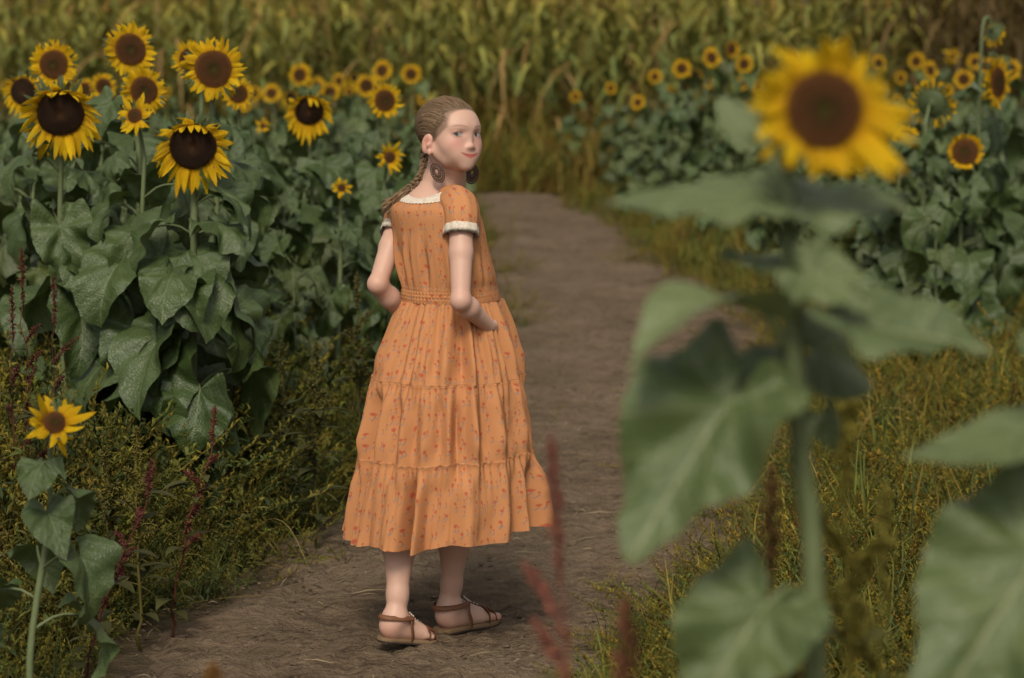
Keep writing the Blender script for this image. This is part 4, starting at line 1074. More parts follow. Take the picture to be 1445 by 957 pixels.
# ---- leafy plants filling both fields
def leafy(seed, nl, H):
    r = random.Random(seed); root = empty('leafy_sunflower', (0, 0, 0)); st = MB()
    path = spline([(0, 0, 0), (r.gauss(0, .02), r.gauss(0, .02), H*.5), (r.gauss(0, .04), r.gauss(0, .04), H)], 10)
    addtube(st, path, np.linspace(.010, .005, 10), 7); st.build('stem', M['stem'], root)
    fol = MB(); az = 0
    for i in range(nl):
        f = 0.18+0.8*(i+.5)/nl; p = path[min(9, int(f*9.5))]; az += 2.4+r.uniform(-.4, .4)
        s_ = (0.65+0.6*math.sin(PI*min(1, 0.15+f*0.8)))*r.uniform(.85, 1.2)
        m = Matrix.Translation(Vector(p))@Matrix.Rotation(az, 4, 'Z')@Matrix.Rotation(r.uniform(-.2, .4)+0.3*(1-f), 4, 'Y')@Matrix.Rotation(r.uniform(-.3, .3), 4, 'X')@Matrix.Scale(s_, 4)
        tn = r.uniform(.75, 1.3); fol.merge(LEAVES[r.randrange(len(LEAVES))], m, (tn*r.uniform(.9, 1.25)*(1.5 if f < .3 and r.random() < .3 else 1), tn, tn*.9))
    fol.build('foliage', LMAT, root); return root
LP = [leafy(50+i, 14+i, 1.12+0.05*i) for i in range(5)]; lu = [False]*5
def put_leafy(x, y, s_, label, group, k):
    o = LP[k] if not lu[k] else dup(LP[k], (0, 0, 0), 0, 1); lu[k] = True
    o.location = (x, y, -0.01); o.rotation_euler = (0, 0, rf.uniform(-3.1, 3.1)); o.scale = (s_,)*3
    tag(o, label, 'sunflower plant', group)
y = 8.9; row = 0
while y < 23:
    edge = np.interp(y, [8, 9.5, 12, 16, 20, 24], [-0.95, -0.62, -0.62, -0.60, -0.55, -0.5])
    x = edge-0.25*(row % 2); 
    while x > -(0.222*y+0.25):
        put_leafy(x+rf.uniform(-.13, .13), y+rf.uniform(-.18, .18), rf.uniform(.66, .84), 'leafy flowerless sunflower plant in the dense field left of the girl', 'leafy plants of the left field', rf.randrange(5))
        x -= 0.52 if y < 13 else 0.62
    y += 0.62 if y < 13 else 0.95; row += 1
y = 10.8; row = 0
while y < 25:
    edge = np.interp(y, [10, 12, 15, 18, 21, 25], [1.95, 1.95, 1.75, 1.55, 1.15, 0.85])
    x = edge+0.25*(row % 2)
    while x < 0.222*y+1.3:
        put_leafy(x+rf.uniform(-.13, .13), y+rf.uniform(-.18, .18), rf.uniform(.60, .82), 'leafy flowerless sunflower plant in the field right of the path', 'leafy plants of the right field', rf.randrange(5))
        x += 0.56
    y += 0.9; row += 1
for px, py, s_ in [(1020, 320, .33), (790, 215, .5)]:
    p = grd(px, py+20); put_leafy(p[0], p[1], s_, 'small leafy sunflower seedling in the grass by the far path edge', 'seedlings by the path', 0)

# ---- out-of-focus foreground plant at right, leaf by leaf
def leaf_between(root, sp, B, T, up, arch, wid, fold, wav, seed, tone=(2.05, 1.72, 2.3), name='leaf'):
    B = np.asarray(B, float); T = np.asarray(T, float); x = nrm(T-B); L = np.linalg.norm(T-B)
    z = np.asarray(up, float); z = nrm(z-x*np.dot(z, x)); y = np.cross(z, x)
    mb = MB(); k = arch
    # chord direction is kept: start pitch is -arch/2
    Mx = np.eye(4); Mx[:3, 0] = x; Mx[:3, 1] = y; Mx[:3, 2] = z; Mx[:3, 3] = B-np.asarray(root.location)
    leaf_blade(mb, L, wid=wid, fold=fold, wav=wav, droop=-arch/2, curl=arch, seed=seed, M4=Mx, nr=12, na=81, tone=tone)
    if sp is not None:
        sp = np.asarray(sp, float); m_ = sp*0.5+B*0.5+np.array((0, 0, 0.02))
        addtube(mb, spline([sp, m_, B, B+x*0.03*L], 12)-np.asarray(root.location), np.linspace(.0055, .0035, 12), 7, (1, 1, 1), 1)
    o = mb.build('leaf', LMAT, root); return o
FY = 2.62
hc = at(1163, 155, FY); n = fdir(8, 3)
fr_root = empty('sunflower', at(1165, 1130, FY+.02)); fr_root.location.z = -0.01
tag(fr_root, 'large blurred foreground sunflower with big brown disc and broad leaves, nearest to the camera', 'sunflower')
rl_ = np.array(fr_root.location)
stp = [rl_, at(1150, 900, FY+.05), at(1130, 650, FY+.05), at(1118, 440, FY+.05), at(1112, 300, FY+.06), at(1112, 232, FY+.07), at(1128, 180, FY+.05), hc-n*0.028]
sm = MB(); addtube(sm, spline(np.array(stp)-rl_, 40), np.linspace(.013, .0085, 40), 10); sm.build('stem', M['stem'], fr_root)
add_head(fr_root, hc-rl_, n, 0.077, 'ragged', 51)
F = lambda px, py, d=0.0: at(px, py, FY+d)
LB = lambda *a, **k: leaf_between(fr_root, *a, **k)
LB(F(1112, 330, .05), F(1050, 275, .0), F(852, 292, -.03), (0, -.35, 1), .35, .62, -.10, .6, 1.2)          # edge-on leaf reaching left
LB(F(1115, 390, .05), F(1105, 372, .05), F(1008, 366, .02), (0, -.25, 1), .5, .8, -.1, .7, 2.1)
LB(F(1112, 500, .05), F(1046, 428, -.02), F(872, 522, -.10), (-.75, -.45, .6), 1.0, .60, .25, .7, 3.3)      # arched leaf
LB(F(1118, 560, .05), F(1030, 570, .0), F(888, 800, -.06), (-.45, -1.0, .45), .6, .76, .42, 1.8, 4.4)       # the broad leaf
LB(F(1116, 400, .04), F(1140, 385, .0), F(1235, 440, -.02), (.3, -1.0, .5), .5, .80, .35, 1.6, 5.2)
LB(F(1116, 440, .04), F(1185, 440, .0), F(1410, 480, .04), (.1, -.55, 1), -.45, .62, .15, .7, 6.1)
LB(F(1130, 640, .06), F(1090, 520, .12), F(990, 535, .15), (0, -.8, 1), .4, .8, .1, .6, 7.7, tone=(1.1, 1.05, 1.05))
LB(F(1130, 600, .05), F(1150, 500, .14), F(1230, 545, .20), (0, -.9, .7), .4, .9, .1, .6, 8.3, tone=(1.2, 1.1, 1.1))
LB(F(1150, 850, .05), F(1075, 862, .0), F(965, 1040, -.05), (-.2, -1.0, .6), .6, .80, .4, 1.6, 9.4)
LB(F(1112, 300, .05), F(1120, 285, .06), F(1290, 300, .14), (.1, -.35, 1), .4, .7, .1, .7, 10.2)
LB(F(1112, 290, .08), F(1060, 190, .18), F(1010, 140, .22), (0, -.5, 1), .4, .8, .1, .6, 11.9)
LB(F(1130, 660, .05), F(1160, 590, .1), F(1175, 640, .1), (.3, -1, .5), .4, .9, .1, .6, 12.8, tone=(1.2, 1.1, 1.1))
# a second plant whose stem stands just outside the right edge
er = empty('sunflower', at(1500, 1100, 2.55)); er.location.z = -0.01
tag(er, 'blurred broad leaves of a plant rooted beyond the right edge of the frame', 'sunflower')
sm = MB(); r0 = np.array(er.location); addtube(sm, spline(np.array([r0, at(1500, 850, 2.56), at(1495, 600, 2.58), at(1485, 470, 2.6)])-r0, 20), np.linspace(.012, .007, 20), 9); sm.build('stem', M['stem'], er)
E = lambda px, py, d=0.0: at(px, py, 2.55+d)
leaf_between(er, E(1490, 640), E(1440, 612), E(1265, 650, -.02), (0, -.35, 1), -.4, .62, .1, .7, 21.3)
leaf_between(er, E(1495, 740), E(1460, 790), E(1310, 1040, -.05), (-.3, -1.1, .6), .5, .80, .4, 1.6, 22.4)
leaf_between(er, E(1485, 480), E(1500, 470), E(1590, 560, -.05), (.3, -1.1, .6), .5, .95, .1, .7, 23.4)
# ------------------------------------------------------------------ weeds, grass, corn
rw = np.random.default_rng(123)
def ribbon(mb, path, wd, col, side=None, bend=0.25):
    P_ = np.asarray(path, float); n = len(P_); T = np.gradient(P_, axis=0)
    s_ = np.cross(T, (0, 0, 1.) if side is None else side); s_ /= np.linalg.norm(s_, axis=1)[:, None]+1e-9
    wd = np.broadcast_to(wd, (n,))[:, None]
    N = np.cross(s_, T); N /= np.linalg.norm(N, axis=1)[:, None]+1e-9
    V = np.stack((P_-s_*wd, P_-N*wd*bend, P_+s_*wd), 1).reshape(-1, 3)
    c = np.asarray(col, float); c = np.repeat(c, 3, 0) if c.ndim == 2 else c
    mb.add(V, gridf(n, 3), None, c)
def T_grass(seed, nb=9, h=0.2, w_=0.0028, spread=0.10, arc=1.0):
    r = np.random.default_rng(seed); mb = MB()
    for i in range(nb):
        a = r.random()*6.28; hh = h*(0.5+0.7*r.random()); b = r.normal(size=2)*spread*0.25
        d = np.array((math.cos(a), math.sin(a))); u = np.linspace(0, 1, 6); o = spread*arc*(0.4+r.random())
        p = np.c_[b[0]+d[0]*o*u**1.8, b[1]+d[1]*o*u**1.8, hh*u*(1-0.30*arc*u**2*r.random()*1.5)]
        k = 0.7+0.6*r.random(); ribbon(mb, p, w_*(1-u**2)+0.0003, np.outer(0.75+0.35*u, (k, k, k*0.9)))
    return mb
def T_weed(seed, h=0.35, n=26, ll=0.05, lean=0.12, seedhead=True):
    r = np.random.default_rng(seed); mb = MB()
    nbr = 3
    for b in range(nbr):
        a = r.random()*6.28; L_ = h*(0.6+0.5*r.random()); u = np.linspace(0, 1, 7); d = np.array((math.cos(a), math.sin(a)))
        ln = lean*(0.5+r.random())*1.6
        p = np.c_[d[0]*ln*u**1.4, d[1]*ln*u**1.4, L_*u*(1-0.15*u)]; p[1:] += r.normal(size=(6, 3))*0.008
        k = 0.8+0.3*r.random(); addtube(mb, p, np.linspace(.0022, .0009, 7), 3, (1.0*k, 0.85*k, 0.7*k), cap=False)
        for i in range(n//nbr):
            t_ = 0.12+0.86*r.random(); q = np.array([np.interp(t_, u, p[:, j]) for j in range(3)])
            a2 = r.random()*6.28; e = r.uniform(-0.1, 0.9); l_ = ll*(0.5+0.8*r.random())*(1.15-0.6*t_)
            dd = np.array((math.cos(a2)*math.cos(e), math.sin(a2)*math.cos(e), math.sin(e))); v = np.linspace(0, 1, 4)[:, None]
            lp = q+dd*l_*v+np.array((0, 0, -1))*l_*0.45*v**2
            k = 0.6+0.7*r.random(); ribbon(mb, lp, l_*0.16*np.array((.25, 1, .75, .05)), (k, k, k*0.95))
        if seedhead:
            m = 10
            for i in range(m):
                t_ = 0.72+0.3*i/m; q = np.array([np.interp(min(t_, 1), u, p[:, j]) for j in range(3)])+np.array((0, 0, max(0, t_-1)*0.12))+r.normal(size=3)*0.003
                k = 0.9+0.6*r.random(); addtube(mb, [q, q+np.array((r.normal()*.004, r.normal()*.004, .006)), q+np.array((r.normal()*.006, r.normal()*.006, .012))], [.0006, .0030, .0006], 4, (1.25*k, 1.08*k, .7*k), cap=False)
    return mb
def T_spike(seed, h=0.32):
    r = np.random.default_rng(seed); mb = MB()
    for b in range(2):
        u = np.linspace(0, 1, 8); a = r.random()*6.28; ln = 0.10*r.random()
        p = np.c_[math.cos(a)*ln*u**2, math.sin(a)*ln*u**2, h*(0.7+.4*r.random())*u]; addtube(mb, p, .0013, 3, (.8, .75, .6), cap=False)
        for i in range(42):
            t_ = 0.35+0.65*r.random(); q = np.array([np.interp(t_, u, p[:, j]) for j in range(3)]); a2 = r.random()*6.28
            dd = np.array((math.cos(a2)*.7, math.sin(a2)*.7, .7)); l_ = 0.016*(1.2-t_*.6)
            k = .7+.7*r.random(); addtube(mb, [q, q+dd*l_*.5, q+dd*l_], [.0008, .0022, .0005], 3, (k*1.1, k, k*.7), cap=False)
    return mb
def T_straw(seed, L=0.5):
    r = np.random.default_rng(seed); mb = MB(); a = r.random()*6.28; k = r.normal()*1.2; n = 10; p = [np.array((0, 0, 0.01))]; 
    rise = r.random()*0.26
    for i in range(n):
        aa = a+k*i/n; p.append(p[-1]+np.array((math.cos(aa), math.sin(aa), 0))*L/n)
    p = np.array(p); p[:, 2] = 0.012+rise*np.sin(np.linspace(0, PI, n+1))+r.random()*0.02
    addtube(mb, p, np.linspace(.0032, .0012, n+1), 4, (1.5, 1.38, 1.0), cap=False)
    for i in range(9):
        j = r.integers(2, n); a2 = r.random()*6.28; l_ = .035
        lp = p[j]+np.array((math.cos(a2), math.sin(a2), .4))*l_*np.linspace(0, 1, 4)[:, None]; ribbon(mb, lp, .003*np.array((.5, 1, .8, .1)), (1, .9, .6))
    return mb
def scatter(mb, tpl, xy, size, pal, tilt=0.2, zoff=0.0):
    V = np.concatenate(tpl.v); Fs = tpl.f; C_ = np.concatenate(tpl.c); n = len(xy); k = len(V)
    if n == 0: return
    a = rw.random(n)*6.28; tx, ty = rw.normal(size=n)*tilt, rw.normal(size=n)*tilt
    ca, sa = np.cos(a), np.sin(a); R_ = np.zeros((n, 3, 3))
    R_[:, 0, 0] = ca; R_[:, 0, 1] = -sa; R_[:, 1, 0] = sa; R_[:, 1, 1] = ca; R_[:, 2, 2] = 1
    R_[:, 0, 2] = tx; R_[:, 1, 2] = ty; R_[:, 2, 0] = -tx*ca-ty*sa; R_[:, 2, 1] = tx*sa-ty*ca
    W = np.einsum('nij,kj->nki', R_*np.asarray(size)[:, None, None], V)
    W[:, :, :2] += xy[:, None, :]; W[:, :, 2] += zoff
    cols = np.asarray(pal)[:, None, :]*C_[None]
    off = mb.n; mb.v.append(W.reshape(-1, 3)); mb.uv.append(np.zeros((n*k, 2))); mb.c.append(cols.reshape(-1, 3))
    for f in Fs:
        if len(f) == 0: continue
        F_ = (f[None]+(np.arange(n)*k)[:, None, None]).reshape(-1, f.shape[1]); mb.f.append(F_+off); mb.m.append(np.zeros(len(F_), int))
    mb.n += n*k
def palette(n, cols, jit=0.25):
    c = np.array(cols)[rw.integers(0, len(cols), n)]; return c*(1-jit/2+jit*rw.random((n, 1)))
def outside(x, y, m=0.0): return (x < lx(y)-m)|(x > rx(y)+m)|(y > YEND+0.2)
def samp(n, y0, y1, side, m=0.0, maxd=None):
    y = np.sqrt(rw.random(n)*(y1**2-y0**2)+y0**2); x = (rw.random(n)*2-1)*(0.222*y+0.15)
    nzz = fbm(x*2.2, y*2.2, 31)*0.5
    l, r_ = lx(y), rx(y)
    if side == 'L': ok_ = (x < l-m+nzz*0.5); dist = l-x
    elif side == 'R': ok_ = (x > r_+m-nzz*0.5); dist = x-r_
    else: ok_ = outside(x, y, m); dist = np.minimum(np.abs(x-l), np.abs(x-r_))
    if maxd is not None: ok_ &= rw.random(n) < np.clip(1.2-dist/maxd, 0.12, 1)
    return np.c_[x, y][ok_], dist[ok_]
TG = [T_grass(i) for i in range(5)]; TGs = [T_grass(20+i, 8, 0.09, .0025, .14, 1.6) for i in range(4)]
TW = [T_weed(i) for i in range(7)]; TWr = [T_weed(40+i, .30, 20, .04, .16) for i in range(5)]
TS = [T_spike(i) for i in range(4)]; TT = [T_straw(i) for i in range(8)]
OL = [(.19, .165, .026), (.20, .175, .030), (.12, .155, .034), (.14, .145, .030), (.25, .185, .040)]
DK = [(.085, .105, .024), (.115, .122, .028), (.066, .094, .032), (.150, .138, .028)]
YB = [(.22, .135, .032), (.18, .110, .026), (.25, .16, .042)]
RD = [(.13, .045, .025), (.105, .040, .022)]
def spread_on(mb, tpls, n, y0, y1, side, sz, pals, m=0.0, maxd=None, tilt=.2, near=0.45):
    for tp in tpls:
        xy, dist = samp(n//len(tpls), y0, y1, side, m, maxd)
        s_ = rw.uniform(sz[0], sz[1], len(xy))*np.clip(near+dist*(1-near)/0.35, near, 1)
        scatter(mb, tp, xy, s_, palette(len(xy), pals, .5), tilt)
# left verge: dark tangled weeds
vl = MB()
spread_on(vl, TW, 11000, 4.2, 10.5, 'L', (.75, 1.75), DK+DK+DK+[(.15, .135, .036)], m=-.06, near=.35)
spread_on(vl, TG, 8000, 4.2, 10.5, 'L', (.8, 2.2), DK+DK+OL[2:3], m=-.02, near=.35)
spread_on(vl, TS, 2200, 4.2, 10.5, 'L', (.6, 1.5), [(.16, .14, .036), (.12, .115, .032), (.19, .145, .04)], m=.05, near=.4)
spread_on(vl, TS, 260, 4.2, 9.5, 'L', (.7, 1.3), RD, m=.2)
spread_on(vl, TT, 2600, 4.2, 10.0, 'L', (.5, 1.1), [(.14, .125, .045), (.20, .165, .075), (.11, .105, .03)], m=-.03, tilt=.12)
spread_on(vl, TGs, 2600, 4.2, 10.5, 'L', (.5, 1.3), DK+OL, m=-.08, maxd=.7)
spread_on(vl, TW, 3400, 10.5, 22.5, 'L', (.7, 1.5), DK+OL, m=.05, maxd=2.0)
spread_on(vl, TG, 4200, 10.5, 22.5, 'L', (.8, 1.9), OL+DK[:2], m=0, maxd=2.0)
tag(vl.build('weeds', M['plant']), 'dark tangled weeds and grass along the left path edge', 'weeds', kind='stuff')
# right verge: low olive grass with dry red and brown seed heads
vr = MB()
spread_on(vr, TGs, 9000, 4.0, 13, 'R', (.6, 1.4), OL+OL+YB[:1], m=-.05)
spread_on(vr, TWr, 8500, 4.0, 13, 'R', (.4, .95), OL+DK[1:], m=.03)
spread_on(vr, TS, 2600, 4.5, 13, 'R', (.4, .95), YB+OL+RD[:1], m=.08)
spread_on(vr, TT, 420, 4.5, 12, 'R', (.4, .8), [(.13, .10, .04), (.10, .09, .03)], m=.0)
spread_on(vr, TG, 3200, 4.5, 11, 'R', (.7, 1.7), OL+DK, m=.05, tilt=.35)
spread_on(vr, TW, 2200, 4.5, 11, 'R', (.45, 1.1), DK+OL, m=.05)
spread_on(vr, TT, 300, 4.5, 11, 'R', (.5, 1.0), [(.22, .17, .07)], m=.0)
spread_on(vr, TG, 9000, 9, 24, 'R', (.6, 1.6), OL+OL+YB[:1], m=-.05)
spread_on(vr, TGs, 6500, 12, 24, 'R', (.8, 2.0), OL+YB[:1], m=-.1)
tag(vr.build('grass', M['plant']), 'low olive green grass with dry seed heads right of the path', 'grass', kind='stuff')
# tall grass bank closing the view behind the bend
vb = MB()
for tp in TG+TW[:3]+TS:
    n_ = 1100; y_ = YEND+0.1+rw.random(n_)*4.6; x_ = rw.uniform(-2.2, 3.4, n_); sz = rw.uniform(1.0, 2.6, n_)*np.clip(.35+(y_-YEND)*.25, .3, 1)
    scatter(vb, tp, np.c_[x_, y_], sz, palette(n_, OL+OL+YB, .5)*1.2, .15)
for tp in TG:
    n_ = 500; y_ = rw.uniform(24.5, 28, n_); x_ = rw.uniform(-6, 6.2, n_); scatter(vb, tp, np.c_[x_, y_], rw.uniform(1.5, 4, n_), palette(n_, OL+YB, .5), .15)
tag(vb.build('tall_grass', M['plant']), 'blurred tall yellow green grass behind the bend of the path', 'grass', kind='stuff')
# tufts on the path edge behind the girl and stray bits lying on the dirt
vt = MB()
for px, py, n_ in [(715, 385, 14), (705, 440, 10), (735, 462, 8), (690, 340, 14), (905, 372, 20), (1035, 500, 6), (1075, 735, 10), (1035, 665, 26), (1060, 590, 16), (690, 575, 3), (712, 660, 3), (1045, 740, 12), (960, 850, 10), (460, 700, 8), (420, 800, 8)]:
    c = grd(px, py)[:2]
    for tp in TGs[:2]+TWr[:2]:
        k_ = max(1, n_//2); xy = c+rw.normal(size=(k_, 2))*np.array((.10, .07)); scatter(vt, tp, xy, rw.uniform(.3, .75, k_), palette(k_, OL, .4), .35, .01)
tag(vt.build('grass_tufts', M['plant']), 'small trampled grass tufts on and beside the dirt path', 'grass', kind='stuff')
lit = MB(); n_ = 5200
y_ = 4.2+rw.random(n_)**1.5*10; fr2 = rw.random(n_); x_ = lx(y_)+(rx(y_)-lx(y_))*fr2
z_ = 0.016+fbm(x_*3, y_*3, 1)*.035+fbm(x_*14, y_*14, 2)*.02
for i in range(n_):
    s_ = .0025+.0065*rw.random()**3; q = rw.normal(size=(6, 3)); q /= np.linalg.norm(q, axis=1)[:, None]
    oc = np.array([(1, 0, 0), (-1, 0, 0), (0, 1, 0), (0, -1, 0), (0, 0, 1), (0, 0, -1)])*(0.7+0.6*rw.random((6, 1)))*s_*np.array((1.2, 1.2, .7))+q*s_*.2
    k = .55+.7*rw.random(); k *= 1.5 if rw.random() < .05 else 1
    lit.add(oc+(x_[i], y_[i], z_[i]), [(0, 2, 4), (2, 1, 4), (1, 3, 4), (3, 0, 4), (2, 0, 5), (1, 2, 5), (3, 1, 5), (0, 3, 5)], None, (.135*k, .098*k, .066*k))
for i in range(230):
    j = i*7 % n_; a = rw.random()*6.28; l_ = .015+.05*rw.random()**2; d_ = np.array((math.cos(a), math.sin(a), 0))*l_; o_ = np.array((x_[j]+.03, y_[j], z_[j]+.005))
    k = .6+.9*rw.random(); addtube(lit, [o_-d_, o_+(0, 0, .004), o_+d_*.8], [.0006, .0017, .0007], 4, (.26*k, .20*k, .125*k))
tag(lit.build('path_litter', M['litter'], smooth=False), 'clods and dry stalk bits scattered over the dirt path', 'clods', kind='stuff')

vo = MB()
for tp in TG+TGs:
    n_ = 130; x_ = rw.uniform(-1.8, 1.8, n_); y_ = YEND-.4+fbm(x_*2, x_*0, 8)*1.3+rw.normal(size=n_)*.22
    scatter(vo, tp, np.c_[x_, y_], rw.uniform(.8, 2.3, n_), palette(n_, OL, .5), .2)
tag(vo.build('ragged_grass', M['plant']), 'ragged tufts overhanging the far end of the path', 'grass', kind='stuff')
# red pigweeds and seed stalks one can tell apart
def pigweed(base, H, label, col=(.12, .030, .022), leafc=(.07, .07, .022), seed=1, nb=7, lean=(0, 0), thick=1.0, name='pigweed', cat='weed', leaves=14):
    H *= .82; r = np.random.default_rng(seed); root = empty(name, base); u = np.linspace(0, 1, 14)
    p = np.c_[lean[0]*u**1.5, lean[1]*u**1.5, H*u]+np.c_[r.normal(size=(14, 2))*.004, np.zeros(14)]; p[0] = 0
    s_ = MB(); addtube(s_, p, np.linspace(.0050, .0018, 14)*thick, 6, np.array(col)*1.1); s_.build('stem', M['plant'], root)
    def spike(q, d, L_):
        m = MB(); n = 14; v = np.linspace(0, 1, n)
        ax_ = q+np.outer(v, d)*L_+np.outer(v**2, (0, 0, -.25*L_))
        addtube(m, ax_, (.0016+.0020*np.sin(PI*np.clip(v*.9+.1, 0, 1)))*thick, 6, np.array(col)*.8)
        for i in range(int(110*max(.5, L_/.15))):
            t_ = r.random(); c = np.array([np.interp(t_, v, ax_[:, j]) for j in range(3)]); dd = nrm(r.normal(size=3)+d*.6); k = .6+.9*r.random()
            rr_ = (.003+.012*math.sin(PI*min(1, t_*.9+.1))*(.35+.65*abs(math.sin(t_*17+L_*90))))*thick
            addtube(m, [c+dd*rr_*.3, c+dd*rr_, c+dd*rr_*1.45], [.001, .0026*thick, .0007], 4, np.array(col)*k*1.2, cap=False)
        m.build('seed_spike', M['plant'], root)
    spike(p[-1]*.98, nrm((lean[0]*.5, lean[1]*.5, 1)), H*.26)
    for i in range(nb):
        t_ = .45+.5*i/nb; q = np.array([np.interp(t_, u, p[:, j]) for j in range(3)]); a = r.random()*6.28
        spike(q, nrm((math.cos(a)*.65, math.sin(a)*.65, .9)), H*r.uniform(.10, .17))
    if leaves:
        lf = MB()
        for i in range(leaves):
            t_ = .1+.75*r.random(); q = np.array([np.interp(t_, u, p[:, j]) for j in range(3)]); a = r.random()*6.28; l_ = .05+.05*r.random()
            v = np.linspace(0, 1, 7)[:, None]; lp = q+np.array((math.cos(a), math.sin(a), .55))*l_*v*1.3+np.array((0, 0, -1))*l_*.7*v**2; k = .7+.6*r.random()
            ribbon(lf, lp, l_*.20*np.array((.1, .5, .95, 1, .8, .45, .03)), np.array(leafc)*k)
        lf.build('leaves', M['plant'], root)
    return tag(root, label, cat)
def G(px, Y): q = at(px, 500, Y); return np.array((q[0], Y, 0.0))
Zp = lambda px, py, Y: at(px, py, Y)[2]
pigweed(G(40, 6.7), Zp(40, 330, 6.7), 'reddish seed weed standing at the left edge, tallest of the dark red weeds', (.11, .038, .022), seed=1, nb=6, thick=.7, lean=(-.01, 0))
pigweed(G(75, 6.9), Zp(75, 372, 6.9), 'dark red seed weed just right of the tallest one at the left edge', (.10, .035, .022), seed=2, nb=5, thick=.7)
pigweed(G(15, 6.5), Zp(10, 385, 6.5), 'dark red seed weed at the very left edge under the sunflower leaves', (.10, .036, .022), seed=3, nb=4, thick=.7)
pigweed(G(235, 6.3), Zp(290, 560, 6.3), 'red seed weed leaning right below the broad sunflower leaves', (.13, .042, .026), seed=4, nb=6, thick=.8, lean=(.12, 0))
pigweed(G(105, 5.7), Zp(150, 640, 5.7), 'dark red weed lying low right of the ragged young sunflower', (.10, .026, .022), seed=5, nb=5, thick=.8, lean=(.17, .05))
pigweed(G(190, 6.2), Zp(190, 590, 6.2), 'upright olive yellow seed weed below the left sunflower clump', (.115, .095, .020), (.06, .06, .02), seed=6, nb=9)
pigweed(G(150, 6.4), Zp(160, 620, 6.4), 'shorter olive seed weed between the red weeds on the left', (.10, .085, .020), (.06, .06, .02), seed=7, nb=7)
pigweed(G(505, 8.2), Zp(500, 372, 8.2), 'tall olive weed beside the girl\'s left elbow', (.085, .075, .020), (.055, .06, .02), seed=8, nb=10, leaves=24)
pigweed(G(445, 7.4), Zp(470, 470, 7.4), 'leafy olive weed left of the girl\'s skirt', (.085, .078, .020), (.06, .062, .02), seed=9, nb=8, leaves=26)
pigweed(G(400, 7.6), Zp(395, 470, 7.6), 'bushy green weed between the broad leaves and the girl', (.07, .068, .020), (.05, .056, .02), seed=19, nb=8, leaves=30)
b_ = G(890, 2.9); pigweed(b_, Zp(790, 560, 2.9), 'blurred red seed weed in the foreground between the girl and the big sunflower', (.21, .075, .050), (.16, .13, .04), seed=24, nb=9, lean=(-.085, 0), thick=.75)
pigweed(G(925, 2.8), Zp(880, 800, 2.8), 'short blurred red weed at the bottom edge beside the taller red one', (.21, .085, .045), (.17, .14, .04), seed=11, nb=8, lean=(-.03, 0))
pigweed(G(1092, 3.3), Zp(1095, 620, 3.3), 'blurred brown seed stalk left of the big sunflower\'s stem', (.10, .055, .018), (.09, .075, .02), seed=12, nb=6, leaves=0)
pigweed(G(1200, 3.1), Zp(1195, 455, 3.1), 'blurred olive yellow weed right of the big sunflower\'s stem', (.22, .185, .030), (.16, .15, .03), seed=13, nb=12, leaves=30, thick=1.2)
pigweed(G(1250, 3.3), Zp(1235, 640, 3.3), 'blurred leafy olive weed in the lower right, shorter than its neighbour', (.19, .165, .030), (.15, .15, .03), seed=14, nb=9, leaves=30)
pigweed(G(1330, 2.7), Zp(1330, 880, 2.7), 'blurred brown seed spike in front of the lower right leaf', (.17, .08, .03), seed=15, nb=1, leaves=0, thick=1.2)
pigweed(G(1420, 3.0), Zp(1420, 640, 3.0), 'blurred reddish seed weed at the right edge between two broad leaves', (.13, .045, .02), seed=16, nb=6, leaves=6)
pigweed(G(315, 2.9), Zp(312, 905, 2.9), 'blurred orange brown seed spike at the bottom edge left of the girl', (.16, .075, .018), seed=17, nb=0, leaves=0, thick=1.3, lean=(-.01, 0))
pigweed(G(1000, 3.2), Zp(1010, 770, 3.2), 'blurred yellow green weed above the bottom foreground leaf', (.14, .12, .025), (.11, .10, .025), seed=18, nb=8, leaves=16)

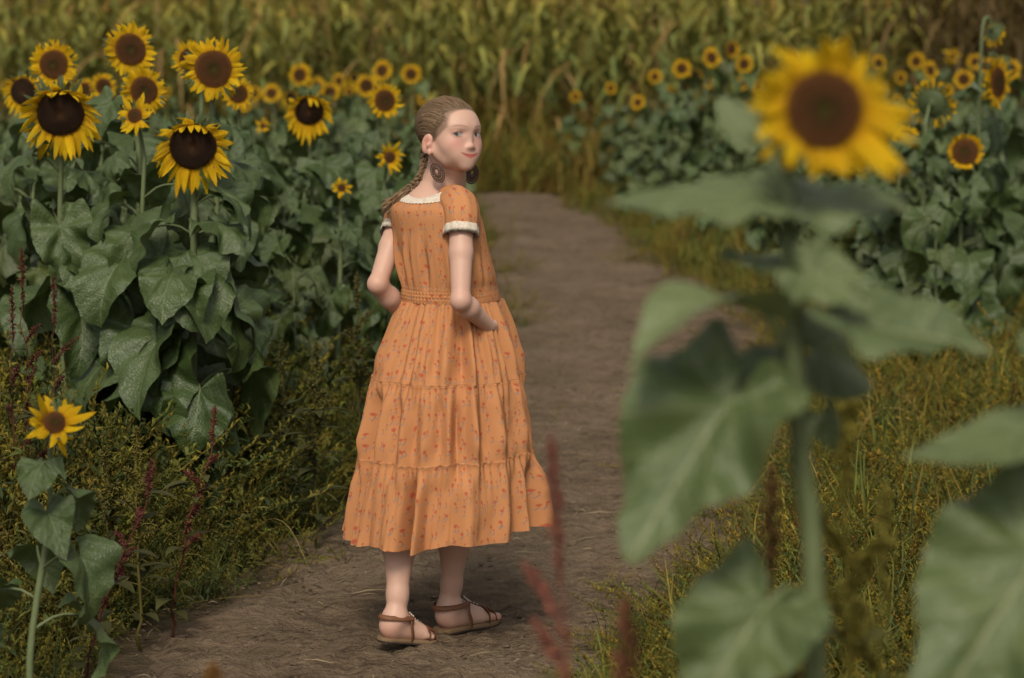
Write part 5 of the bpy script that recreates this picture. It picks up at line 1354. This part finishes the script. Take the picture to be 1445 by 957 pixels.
# ---- corn
def T_corn(seed, H, dry=0.3, dark=1.0):
    r = np.random.default_rng(seed); mb = MB(); u = np.linspace(0, 1, 8)
    gr = np.array((.095, .155, .050))*dark; dr = np.array((.33, .215, .075))*dark; yl = np.array((.40, .29, .035))*dark
    p = np.c_[r.normal()*.08*u**2, r.normal()*.08*u**2, H*u]; addtube(mb, p, np.linspace(.013, .005, 8), 5, yl*.6+gr*.4, cap=False)
    n = 13; a0 = r.random()*6.28
    for i in range(n):
        f = .08+.82*i/n; q = np.array([np.interp(f, u, p[:, j]) for j in range(3)]); a = a0+PI*i+r.normal()*.5
        L_ = (.55+.35*math.sin(PI*f))*r.uniform(.8, 1.15); v = np.linspace(0, 1, 9); e0 = r.uniform(.9, 1.25); dp = r.uniform(.5, 1.2)
        isdry = r.random() < (dry+.5*(f < .35)+(.25 if f > .85 else 0))
        if isdry: e0 -= .4; dp += .5
        x = L_*v*math.cos(e0)*1.25; z = L_*(v*math.sin(e0)-dp*v**2.1)
        lp = np.c_[q[0]+x*math.cos(a), q[1]+x*math.sin(a), q[2]+z]
        lp[:, :2] += np.outer(np.sin(v*5+i)*.02, (-math.sin(a), math.cos(a)))
        c = dr*r.uniform(.5, 1.1) if isdry else gr*r.uniform(.7, 1.25)*(1-.25*f)+yl*(.40*f+.35*(r.random() < .3))
        ribbon(mb, lp, .036*np.clip(np.sin(PI*(v*.86+.12)), .03, 1)*(.6 if isdry else 1), c, bend=.35)
    for i in range(9):
        a = r.random()*6.28; v = np.linspace(0, 1, 5); l_ = .26*r.uniform(.6, 1.1); s_ = .5*r.random() if i else 0
        addtube(mb, p[-1]+np.c_[l_*v*s_*math.cos(a), l_*v*s_*math.sin(a), l_*v*(1-.3*s_*v)], [.003, .006, .006, .005, .002], 4, dr*r.uniform(.6, 1.1)+yl*.25, cap=False)
    return mb
TC = [T_corn(i, 2.05+.09*(i % 4), .13+.06*(i % 3)) for i in range(8)]
TD = [T_corn(90+i, 2.3+.1*i, .95, .42) for i in range(3)]
CM = [c.mesh('corn_plant', M['corn']) for c in TC]; DM = [c.mesh('corn_plant', M['corn']) for c in TD]
rc = random.Random(9); cnt = 0
for rowi in range(5):
    yy = 27.2+rowi*0.75; xx = -0.222*yy-.3
    while xx < 0.222*yy+.3 and cnt < 280:
        xx += rc.uniform(.18, .31); dry_ = xx > 4.4+rc.gauss(0, .25)
        o = link('corn_plant', rc.choice(DM if dry_ else CM)); o.location = (xx, yy+rc.gauss(0, .12), 0); o.rotation_euler = (rc.gauss(0, .05), rc.gauss(0, .05), rc.uniform(-3.1, 3.1)); s_ = rc.uniform(.88, 1.12); o.scale = (s_, s_, s_); cnt += 1
        if dry_: tag(o, 'dry dark brown corn plant in the upper right corner behind the sunflowers', 'corn plant', 'dead corn plants at upper right')
        else: tag(o, 'tall blurred green and tan corn plant in the front rows of the cornfield', 'corn plant', 'corn plants in the front rows')
cf = MB()
for k, tp in enumerate(TC):
    n_ = 120; y_ = rw.uniform(31.2, 36, n_); x_ = rw.uniform(-14, 6.0, n_); scatter(cf, tp, np.c_[x_, y_], rw.uniform(1.0, 1.2, n_), np.ones((n_, 3))*rw.uniform(.8, 1.15, (n_, 1)), .05)
for tp in TD:
    n_ = 300; y_ = rw.uniform(30.8, 36, n_); x_ = rw.uniform(5.0, 14, n_); scatter(cf, tp, np.c_[x_, y_], rw.uniform(1.0, 1.25, n_), np.ones((n_, 3)), .05)
tag(cf.build('corn_field', M['corn']), 'blurred mass of corn filling the field behind the front rows', 'cornfield', kind='stuff')
